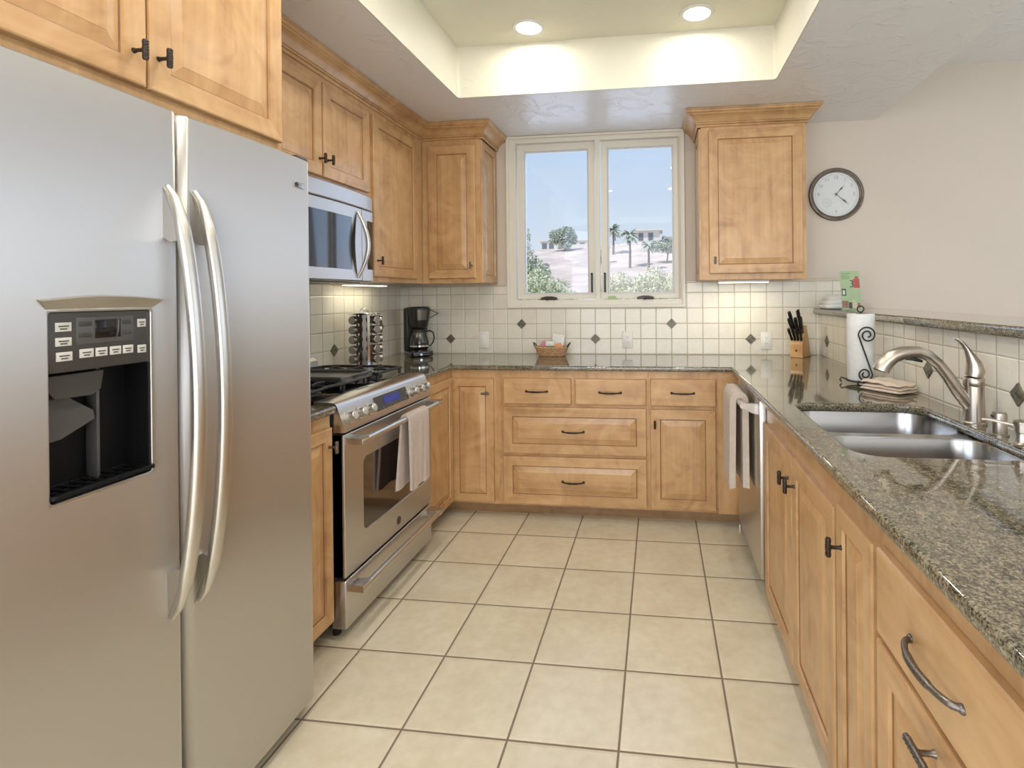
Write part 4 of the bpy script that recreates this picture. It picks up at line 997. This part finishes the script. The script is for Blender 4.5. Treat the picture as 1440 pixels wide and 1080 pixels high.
for ci, (q, cn) in enumerate(zip(cols, ('left', 'right', 'far right'))):
    for r in range(5):
        lab = '%s jar with chrome lid in the %s column of the spice rack' % (rows[r], cn)
        k = (r+ci) % 5
        if k not in protos: t = protos[k] = jar(lab, SPI[k])
        else:
            src = protos[k]; t = src.copy(); COL.objects.link(t); t['label'] = lab
            for ch in list(src.children):
                c_ = ch.copy(); COL.objects.link(c_); c_.parent = t
        t.location = (sx_, sy_, sz_+.282-.0555*r); t.rotation_euler = (0, 0, q)

# ------------------------------------------------------------------ coffee maker
cm = thing('coffee_maker', 'black drip coffee maker with a glass carafe in the back left corner', 'coffee maker', (-1.665, -.165, .9145), math.radians(42))
g = G(); g.shape(rrect(-.078, -.105, .078, .085, .03, 6), [], .034, Matrix.Translation((0, 0, .020)), .006); g.cyl((0, -.03, .036), (0, -.03, .044), .058, n=30); obj('base', g, BLKG, cm, local=True)
g = G(); g.shape(rrect(-.078, .030, .078, .088, .016, 5), [], .295, Matrix.Translation((0, 0, .1835)), .004); obj('water_tank', g, BLK, cm, local=True)
g = G(); g.lathe([(.045, .196), (.056, .205), (.064, .24), (.075, .315), (.074, .334), (.06, .342), (.001, .343)], (0, -.028, 0), 36); g.box((-.072, -.03, .30), (.072, .06, .338), .006); obj('brew_basket', g, BLK, cm, local=True)
g = G()
for a0 in range(8):
    q0 = -PI/2-.45+.9*a0/8; q1 = -PI/2-.45+.9*(a0+1)/8
    P_ = lambda q, r, z: (r*math.cos(q), -.028+r*math.sin(q), z)
    g.quad([P_(q0, .070, .252), P_(q1, .070, .252), P_(q1, .0785, .322), P_(q0, .0785, .322)])
bmesh.ops.remove_doubles(g.bm, verts=g.bm.verts, dist=1e-5); bmesh.ops.solidify(g.bm, geom=list(g.bm.faces), thickness=.003)
obj('front_plate', g, PEW, cm, local=True)
g = G(); g.lathe([(.046, .048), (.058, .052), (.064, .075), (.064, .105), (.054, .145), (.040, .170), (.040, .180)], (0, -.03, 0), 36, caps=False); obj('carafe', g, glassy('carafe_glass', (.62, .60, .58), .02, 2.2), cm, local=True, smooth=60)
g = G(); g.lathe([(.0415, .165), (.0425, .17), (.0425, .184), (.036, .190), (.001, .192)], (0, -.03, 0), 30); obj('carafe_lid', g, BLK, cm, local=True)
g = G(); g.lathe([(.0652, .068), (.0652, .078)], (0, -.03, 0), 36, caps=False); obj('carafe_band', g, CHR, cm, local=True)
g = G(); g.tube([(0, -.070, .168), (0, -.098, .176), (0, -.122, .165), (0, -.130, .13), (0, -.122, .095), (0, -.104, .072), (0, -.092, .073)], [.008, .008, .0075, .007, .007, .006, .005], 10, up=(1, 0, 0), flat=.7); g.bm.transform(Matrix.Translation((0, -.03, 0)) @ Matrix.Rotation(math.radians(62), 4, 'Z') @ Matrix.Translation((0, .03, 0))); obj('carafe_handle', g, BLK, cm, local=True, smooth=60)
g = G(); g.tube([(.02, -.09, .325), (.035, -.125, .306), (.03, -.150, .296), (.02, -.160, .296), (.018, -.150, .292), (.02, -.095, .262)], .0028, 8); g.bm.transform(Matrix.Translation((0, -.03, 0)) @ Matrix.Rotation(math.radians(50), 4, 'Z') @ Matrix.Translation((0, .03, 0))); obj('basket_latch', g, DGR, cm, local=True)
g = G(); g.cyl((-.012, -.100, .018), (-.012, -.109, .018), .008, n=16); obj('switch', g, CHR, cm, local=True)

# ------------------------------------------------------------------ basket
bx_, by_, bz_ = -.722, -.130, .9145
bk = thing('wicker_basket', 'small oval brown wicker basket of snacks on the back worktop', 'basket', (bx_, by_, bz_))
WICK = pm('wicker', (.50, .30, .15), .6, noise=.35, nscale=90)
g = G(); n = 132
for r in range(8):
    h = .006+r*.0078; k = r/7; hw, hd = .083+.024*k, .050+.014*k; P = []
    for i in range(n):
        q = 2*PI*i/n; c_, s_ = math.cos(q), math.sin(q); ex = .62
        x = hw*math.copysign(abs(c_)**ex, c_); y = hd*math.copysign(abs(s_)**ex, s_); wgl = .0022*math.sin(q*22+(PI if r % 2 else 0))
        P.append((bx_+x*(1+wgl/hw*2), by_+y*(1+wgl/hd*2), bz_+h+.001*math.sin(q*22)))
    g.tube(P, .0048, 6, closed=True, up=(0, 0, 1))
obj('woven_side', g, WICK, bk, smooth=60)
g = G(); g.prism([(bx_+.082*math.copysign(abs(math.cos(q))**.62, math.cos(q)), by_+.049*math.copysign(abs(math.sin(q))**.62, math.sin(q))) for q in [2*PI*i/32 for i in range(32)]], bz_, bz_+.006, 'z'); obj('bottom', g, WICK, bk, smooth=0)
for s_ in (-1, 1):
    g = G(); g.tube([(bx_+s_*.104, by_-.026, bz_+.052), (bx_+s_*.118, by_-.024, bz_+.078), (bx_+s_*.127, by_, bz_+.090), (bx_+s_*.118, by_+.024, bz_+.078), (bx_+s_*.104, by_+.026, bz_+.052)], .0042, 8); o = obj('handle', g, IRON, bk, smooth=60); o['label'] = 'dark loop handle'
def packet(name, label, cat, c, size, rot, col, col2=None, split=.5):
    t = thing(name, label, cat, c, 0); w, d, h = size
    M_ = Matrix.Rotation(rot[2], 4, 'Z') @ Matrix.Rotation(rot[1], 4, 'Y') @ Matrix.Rotation(rot[0], 4, 'X')
    g = G(); g.box((-w/2, -d/2, 0), (w/2, d/2, h*split if col2 else h), min(.004, d*.3)); g.bm.transform(M_); obj('wrapper' if not col2 else 'lower_half', g, pm(name+'_colour', col, .4, noise=.15, nscale=80), t, local=True)
    if col2:
        g = G(); g.box((-w/2, -d/2, h*split), (w/2, d/2, h), min(.004, d*.3)); g.bm.transform(M_); obj('upper_half', g, pm(name+'_top_colour', col2, .4, noise=.15, nscale=60), t, local=True)
    return t
packet('snack_packet', 'pink snack packet in the wicker basket', 'packet', (-.786, -.135, .952), (.062, .022, .060), (0, .55, 0), (.55, .23, .28))
packet('tea_box', 'green and white tea box in the middle of the wicker basket', 'box', (-.728, -.150, .948), (.062, .030, .068), (0, 0, .1), (.02, .17, .05), (.68, .72, .60), .52)
packet('snack_packet', 'orange snack packet in the right end of the wicker basket', 'packet', (-.668, -.150, .945), (.058, .020, .056), (0, -.3, 0), (.70, .27, .10))
packet('note_card', 'white printed card standing up out of the wicker basket', 'card', (-.695, -.105, .95), (.082, .003, .110), (-.12, .15, 0), (.72, .72, .68))

# ------------------------------------------------------------------ knife block and knives
KB = thing('knife_block', 'light wooden knife block in the corner by the bar wall', 'knife block', (.905, -.125, .9145), math.radians(-37))
KW = wood('block_wood', 'z', 1.15)
prof = [(-.055, 0), (-.055, .085), (-.010, .205), (.012, .205), (.078, .0)]
g = G(); g.prism(prof, -.04, .04, 'x'); bmesh.ops.bevel(g.bm, geom=list(g.bm.edges), offset=.002, segments=1, affect='EDGES'); obj('block', g, KW, KB, local=True, smooth=0)
g = G(); g.lathe([(.007, 0), (.007, .0006)], (0, -.0552, .045), 14, axis='y'); obj('logo_stamp', g, BRZ, KB, local=True)
kd = Vector((0, -.46, .89)).normalized(); Rz = Matrix.Rotation(math.radians(-37), 3, 'Z'); kb0 = Vector((.905, -.125, .9145))
spots = [(-.026, .80, .125, 1.0, 'tall rear left'), (.014, .86, .128, 1.05, 'tall rear right'), (-.026, .52, .115, 1.0, 'middle left'), (.004, .56, .115, 1.0, 'centre'), (.028, .60, .115, 1.0, 'middle right'),
         (-.030, .20, .085, .8, 'short front leftmost'), (-.010, .20, .085, .8, 'short front inner left'), (.010, .20, .085, .8, 'short front inner right'), (.030, .20, .085, .8, 'short front rightmost')]
for x, s_, L, w, nm in spots:
    base = Vector((x, -.055+.045*s_, .085+.12*s_))
    t = thing('kitchen_knife', 'black handled knife in the wooden block, %s slot' % nm, 'knife', kb0+Rz @ base, math.radians(-37), 'knives in the wooden block')
    g = G(); kk = (kd+Vector((x*3.2, 0, 0))).normalized(); P = [kk*h for h in (.004, .012, L*.4, L*.8, L)]; g.tube(P, [.0145*w, .0145*w, .013*w, .0168*w, .0145*w], 12, up=(0, 1, 0), flat=.6); obj('handle', g, BLK, t, local=True, smooth=50)
    g = G(); g.tube([kd*-.02, kd*.005], .0085*w, 8, up=(0, 1, 0), flat=.2); obj('blade', g, CHR, t, local=True)

# ------------------------------------------------------------------ paper towel holder
hx, hy = .905, -1.165
ph = thing('paper_towel_holder', 'black wrought iron paper towel holder with an S scroll', 'paper towel holder', (hx, hy, .9145))
g = G(); g.tube([(hx+.062*math.cos(2*PI*i/28), hy+.062*math.sin(2*PI*i/28), .932) for i in range(28)], .0035, 8, closed=True, up=(0, 0, 1))
for a_ in (0, 1, 2, 3): q = a_*PI/2+PI/4+.3; g.tube([(hx, hy, .932), (hx+.06*math.cos(q), hy+.06*math.sin(q), .932), (hx+.082*math.cos(q), hy+.082*math.sin(q), .938), (hx+.088*math.cos(q), hy+.088*math.sin(q), .928), (hx+.080*math.cos(q), hy+.080*math.sin(q), .9185)], .0035, 8)
obj('base_ring', g, IRON, ph, smooth=60)
g = G(); g.tube([(hx, hy, .930), (hx, hy, 1.238)], .0035, 8); g.tube([(hx+.014*math.sin(q), hy, 1.252-.014*math.cos(q)) for q in [2*PI*i/14 for i in range(15)]], .003, 8, up=(0, 1, 0)); obj('rod', g, IRON, ph, smooth=60)
g = G(); P = []; ys = hy-.068
c1 = (hx+.004, 1.140); c2 = (hx-.008, .968)
for i in range(61):
    k = i/60; q = math.radians(180-620*(1-k)); r = .009+.029*k; P.append((c1[0]+r*math.cos(q), ys, c1[1]+r*math.sin(q)))
for i in range(61):
    k = i/60; q = math.radians(0-600*k); r = .031-.023*k; P.append((c2[0]+r*math.cos(q), ys, c2[1]+r*math.sin(q)))
g.tube(P, .0034, 8, up=(0, 1, 0)); g.tube([(c2[0], ys, c2[1]-.031), (hx, hy-.062, .932)], .003, 6); obj('scroll', g, IRON, ph, smooth=60)
pt = thing('paper_towel_roll', 'roll of white embossed paper towels on the iron holder', 'paper towels', (hx, hy, .936))
g = G(); g.lathe([(.018, .001), (.056, .0), (.057, .002), (.057, .293), (.056, .295), (.018, .294)], (hx, hy, .936), 48, caps=False); obj('sheets', g, pm('paper_towel', (.74, .75, .73), .9, noise=.04, nscale=50, bump=.8, bscale=160), pt)
g = G(); g.lathe([(.019, .0), (.019, .296), (.017, .296), (.017, .0)], (hx, hy, .936), 24, caps=False); o = obj('core', g, pm('cardboard', (.35, .26, .17), .9), pt); o['label'] = 'cardboard core'

# ------------------------------------------------------------------ folded dish cloth
fd = thing('folded_dish_cloth', 'folded peach ribbed dish cloth beside the faucet', 'dish cloth', (.951, -1.338, .9145), math.radians(-56))
PEA = pm('peach_cloth', (.72, .60, .49), .95, noise=.06, nscale=60, bump=1.0, bscale=380)
g = G()
def pad(cx, cy, z0, w, d, t, ph_, nu=26, nv=20):
    def pt_(u, v, s_):
        e_ = max(0, 1-abs(u)**7)**.5*max(0, 1-abs(v)**7)**.5
        ru = (1-.035*abs(v)**3*(1+math.sin(ph_)))*(1+.012*math.sin(v*5+ph_)); rv = (1-.03*abs(u)**3)*(1+.015*math.sin(u*4+ph_*2))
        lift = (.0022*math.sin(u*3.1+ph_)+.0018*math.sin(v*4.2+ph_*1.7)+.0012*math.sin(u*9+v*5)) * (z0/.02)
        return (cx+u*w/2*ru, cy+v*d/2*rv, z0+t/2+s_*t/2*e_+lift)
    for s_ in (-1, 1):
        R = [[g.bm.verts.new(pt_(-1+2*i/nu, -1+2*j/nv, s_)) for j in range(nv+1)] for i in range(nu+1)]
        for i in range(nu):
            for j in range(nv): g.bm.faces.new((R[i][j], R[i+1][j], R[i+1][j+1], R[i][j+1]))
pad(0, 0, .0, .184, .130, .016, .3); pad(.002, .001, .0135, .178, .125, .0155, 1.4); pad(-.002, -.001, .027, .180, .122, .0165, 2.6)
bmesh.ops.remove_doubles(g.bm, verts=g.bm.verts, dist=1e-5)
obj('cloth', g, PEA, fd, local=True, smooth=60)

# ------------------------------------------------------------------ things on the bar
cdt = thing('recipe_card', 'green printed flyer standing on the raised bar ledge', 'flyer', (1.125, -.42, 1.2265), math.radians(14))
CW, CH, TL = .125, .228, Matrix.Rotation(math.radians(-6), 4, 'X')
g = G(); g.box((-CW/2, -.0006, 0), (CW/2, .0006, CH)); g.bm.transform(TL); card = obj('sheet', g, pm('flyer_green', (.36, .46, .25), .5, noise=.06), cdt, local=True, smooth=0)
g = G(); g.box((-.03, .004, 0), (.03, .05, .002)); g.prism([(.0045, 0), (.05, 0), (.0045, .05)], -.001, .001, 'x'); obj('stand', g, WHT, cdt, local=True, smooth=0)
def patch(x0, x1, z0, z1, m, nm, y=-.0012):
    g = G(); g.box((x0*CW-CW/2, y, z0*CH), (x1*CW-CW/2, -.0005, z1*CH)); g.bm.transform(TL); return obj(nm, g, m, card, local=True, smooth=0)
RED = pm('flyer_red', (.42, .08, .06), .5); DK = pm('flyer_dark', (.07, .06, .05), .5, noise=.5); BRN = pm('flyer_brown', (.28, .13, .09), .5, noise=.6, nscale=120); CRM = pm('flyer_cream', (.55, .52, .34), .5, noise=.4, nscale=150)
for i in range(4): patch(.06, .50-.05*(i % 2), .93-.045*i, .945-.045*i, pm('flyer_ink', (.16, .24, .12), .6), 'text_line')
patch(.66, .96, .56, .80, RED, 'red_picture'); patch(.74, .91, .80, .86, RED, 'red_picture')
g = G(); add_text(g, '3', .062, TL @ Matrix.Translation((.07*CW, -.0012, .66*CH)) @ Matrix.Rotation(PI/2, 4, 'X')); obj('printed_number', g, DK, card, local=True, smooth=0)
patch(.05, .26, .36, .54, DK, 'dark_picture'); patch(.09, .20, .39, .50, pm('flyer_pale', (.6, .62, .55), .5), 'pale_picture', -.0016)
patch(.03, .34, .05, .23, BRN, 'food_picture'); patch(.36, .52, .03, .19, DK, 'food_picture'); patch(.53, .74, .04, .24, CRM, 'food_picture'); patch(.80, .92, .04, .17, RED, 'food_picture')
wb = thing('folded_linen', 'white folded linen bundle lying on the far end of the bar ledge', 'linen', (1.135, -.16, 1.2265))
g = G()
for z0, w, d, r in ((0, .20, .22, .03), (.026, .185, .205, .04), (.05, .16, .18, .05)):
    g.shape(rrect(1.135-w/2, -.16-d/2, 1.135+w/2, -.16+d/2, r, 5), [], .028, Matrix.Translation((0, 0, 1.2265+z0+.014)), .012)
g.ball((1.135, -.165, 1.300), .07, (1, 1.1, .22)); obj('folds', g, pm('white_linen', (.74, .73, .72), .8, bump=.4, bscale=40), wb, smooth=60)

# ------------------------------------------------------------------ outside: hillside, trees, palms, far buildings
def hill_h(x, y):
    def ss(a, b, v): v = max(0, min(1, (v-a)/(b-a))); return v*v*(3-2*v)
    base = -3.2+4.0*ss(8, 34, y)+8.5*ss(38, 86, y)
    return base+(.35*math.sin(x*.13+1)+.3*math.sin(y*.17+x*.05))*ss(20, 60, y)-.02*max(0, -x-8)*ss(50, 85, y)
g = G(); nx, ny = 56, 60; VV = []
for j in range(ny+1):
    y = .5+(150*(j/ny)**1.4); VV.append([g.bm.verts.new((-70+140*i/nx, y, hill_h(-70+140*i/nx, y))) for i in range(nx+1)])
for j in range(ny):
    for i in range(nx): g.bm.faces.new((VV[j][i], VV[j][i+1], VV[j+1][i+1], VV[j+1][i]))
HILL = pm('dry_hillside', (.64, .55, .50), .95, noise=.22, nscale=.35)
struct('ground_hillside', g, HILL, smooth=60)
g = G(); g.box((4.9, -40, -3.4), (90, .5, -3.2)); struct('ground_garden', g, pm('garden_ground', (.34, .34, .25), .95, noise=.2, nscale=.4), smooth=0)
LF = [pm('leaf_%d' % i, c, .8, noise=.35, nscale=3) for i, c in enumerate(((.62, .67, .47), (.50, .57, .44), (.68, .70, .50), (.42, .49, .41)))]
BARK = pm('bark', (.28, .23, .19), .9, noise=.3, nscale=8)
def leaves(g, blobs, n, size, rnd):
    tot = sum(b[3]*b[4]*b[5] for b in blobs)
    for cx, cy, cz, rx, ry, rz in blobs:
        for _ in range(int(n*rx*ry*rz/tot)):
            d = Vector((rnd.gauss(0, 1), rnd.gauss(0, 1), rnd.gauss(0, 1))).normalized(); k = rnd.random()**.35
            p = Vector((cx+d.x*rx*k, cy+d.y*ry*k, cz+d.z*rz*k)); a = Vector((rnd.gauss(0, 1), rnd.gauss(0, 1), rnd.gauss(0, 1))).normalized(); b = a.cross(d if abs(a.dot(d)) < .95 else Vector((0, 0, 1))).normalized(); s_ = size*rnd.uniform(.6, 1.4)
            g.quad([p-a*s_, p-b*s_*.5, p+a*s_, p+b*s_*.5])
def tree(name, label, cat, x, y, blobs, n, size, leaf, trunk_r, seed, group=None, zb=None):
    rnd = random.Random(seed); zb = hill_h(x, y) if zb is None else zb
    t = thing(name, label, cat, (x, y, zb), 0, group)
    g = G(); leaves(g, blobs, n, size, rnd); obj('foliage', g, leaf, t, smooth=0, recalc=False)
    g = G(); top = max(blobs, key=lambda b: b[5]); g.tube([(x, y, zb-.2), ((x+top[0])/2, y, (zb+top[2])/2), (top[0], top[1], top[2])], [trunk_r, trunk_r*.8, trunk_r*.4], 8)
    for b in blobs[:5]: g.tube([((x+top[0])/2, y, (zb+top[2])/2), (b[0], b[1], b[2])], [trunk_r*.5, trunk_r*.15], 6)
    obj('trunk', g, BARK, t, smooth=60)
tree('round_tree', 'round crowned tree alone on the ridge in the left window', 'tree', -14.4, 78, [(-15.6, 78, 10.7, 1.3, 1.4, .9), (-14.1, 78, 11.1, 1.5, 1.5, .95), (-13.3, 78, 10.1, 1.0, 1.2, 1), (-15.9, 78, 9.9, .9, 1.1, .75), (-14.4, 77.4, 10.0, 1.6, 1.2, 1), (-13.9, 76.8, 8.9, 1, 1, .6)], 3600, .18, LF[3], .16, 1)
tree('tall_tree', 'tall loose tree at the left edge of the left window', 'tree', -7.3, 25, [(-7.4, 25, 3.2, .8, .8, 1.0), (-7.35, 25, 4.4, .5, .5, .75), (-6.6, 25, 2.6, .8, .8, .8), (-6.9, 24.5, 1.8, 1.1, .9, .9)], 3600, .085, LF[1], .10, 2)
tree('leafy_bush', 'pale green bush filling the bottom of the left window', 'bush', -4.9, 18, [(-5.7, 18, 1.55, .8, .8, .75), (-4.9, 18, 1.75, .7, .8, .75), (-4.1, 18, 1.55, .6, .8, .5), (-5.2, 17.6, .9, 1.4, .9, .8), (-3.8, 18, 1.0, .8, .8, .6)], 5200, .065, LF[0], .07, 3)
tree('leafy_bush', 'pale green bush along the bottom of the right window', 'bush', -1.3, 19, [(-2.3, 19, 1.6, .6, .7, .5), (-1.6, 19, 1.75, .6, .7, .55), (-.7, 19, 1.65, .6, .7, .6), (-.1, 19, 1.95, .5, .6, .6), (.5, 19, 1.6, .6, .7, .7), (-1.0, 18.6, .9, 1.8, .8, .8)], 5600, .065, LF[2], .06, 4)
tree('scrub_bush', 'grey green scrub on the slope in the right window', 'bush', 1.1, 62, [(.2, 62, 7.2, 1.2, 1, .8), (1.4, 62, 7.3, 1.4, 1, .9), (2.3, 62, 6.8, 1, 1, .7)], 1500, .15, LF[3], .1, 5)
tree('scrub_bush', 'small scrub at the foot of the ridge by the middle of the windows', 'bush', -6.6, 64, [(-7.2, 64, 6.2, .7, .7, .9), (-6.5, 64, 7.3, .5, .5, .7), (-5.2, 64, 5.0, .9, .6, .35)], 1100, .14, LF[1], .08, 6)
def palm(label, x, y, ztop, r, seed, zb=None):
    rnd = random.Random(seed); zb = hill_h(x, y) if zb is None else zb
    t = thing('palm_tree', label, 'palm tree', (x, y, zb), 0, 'palm trees on the hillside')
    g = G(); g.tube([(x, y, zb-.2), (x+.06, y, (zb+ztop)/2), (x, y, ztop)], [.17, .12, .13], 10); obj('trunk', g, BARK, t, smooth=60)
    g = G()
    for k in range(34):
        q = rnd.uniform(0, 2*PI); el = rnd.uniform(-.7, 1.4); L = r*rnd.uniform(.7, .95); d = Vector((math.cos(q), math.sin(q), 0)); P = [Vector((x, y, ztop))]
        for i in range(1, 7):
            s_ = i/6; P.append(Vector((x, y, ztop))+d*L*s_*math.cos(el*.6)+Vector((0, 0, L*(math.sin(el)*s_-.42*s_*s_))))
        sd = d.cross(Vector((0, 0, 1)))
        for i in range(6):
            w0, w1 = .20*math.sin(PI*(i+.3)/6.6), .20*math.sin(PI*(i+1.3)/7.4); dn = Vector((0, 0, -.10))
            for s_ in (1, -1): g.quad([P[i], P[i]+sd*s_*w0+dn, P[i+1]+sd*s_*w1+dn, P[i+1]])
    obj('fronds', g, LF[3], t, smooth=0, recalc=False)
palm('fan palm with a full round crown in the right window', -3.3, 60, 8.6, 1.35, 11)
palm('slender palm to the right of the full crowned palm', -1.05, 58, 7.1, 1.15, 12)
palm('palm at the left edge of the right window', -6.1, 70, 10.4, 1.7, 13)
HW = pm('house_white', (.80, .78, .74), .8); HD = pm('house_window', (.20, .23, .27), .3)
def house(label, x0, x1, y, z0, z1, over=.5):
    t = thing('hill_house', label, 'house', ((x0+x1)/2, y+2, z0))
    g = G(); g.box((x0, y, z0-1.5), (x1, y+5, z1)); obj('wall', g, HW, t, smooth=0)
    g = G(); g.box((x0-over, y-over, z1), (x1+over, y+5.5, z1+.22)); obj('roof', g, HW, t, smooth=0)
    n = max(2, int((x1-x0)/1.3))
    for i in range(n):
        a = x0+.25+(x1-x0-.5)*i/n; g = G(); g.box((a, y-.04, z0+.35), (a+.8, y+.02, z1-.35)); obj('window', g, HD, t, smooth=0)
house('long white modern house on top of the ridge in the right window', -3.4, .4, 86, 10.0, 12.0)
house('low house with a dark window band at the right end of the ridge', 1.0, 3.8, 87, 9.6, 11.0, .2)
house('low white shed on the ridge beside the round tree', -14.6, -11.3, 85, 9.6, 10.5, .2)
house('white house behind the round tree in the left window', -19.5, -16.6, 84, 8.8, 10.4, .2)
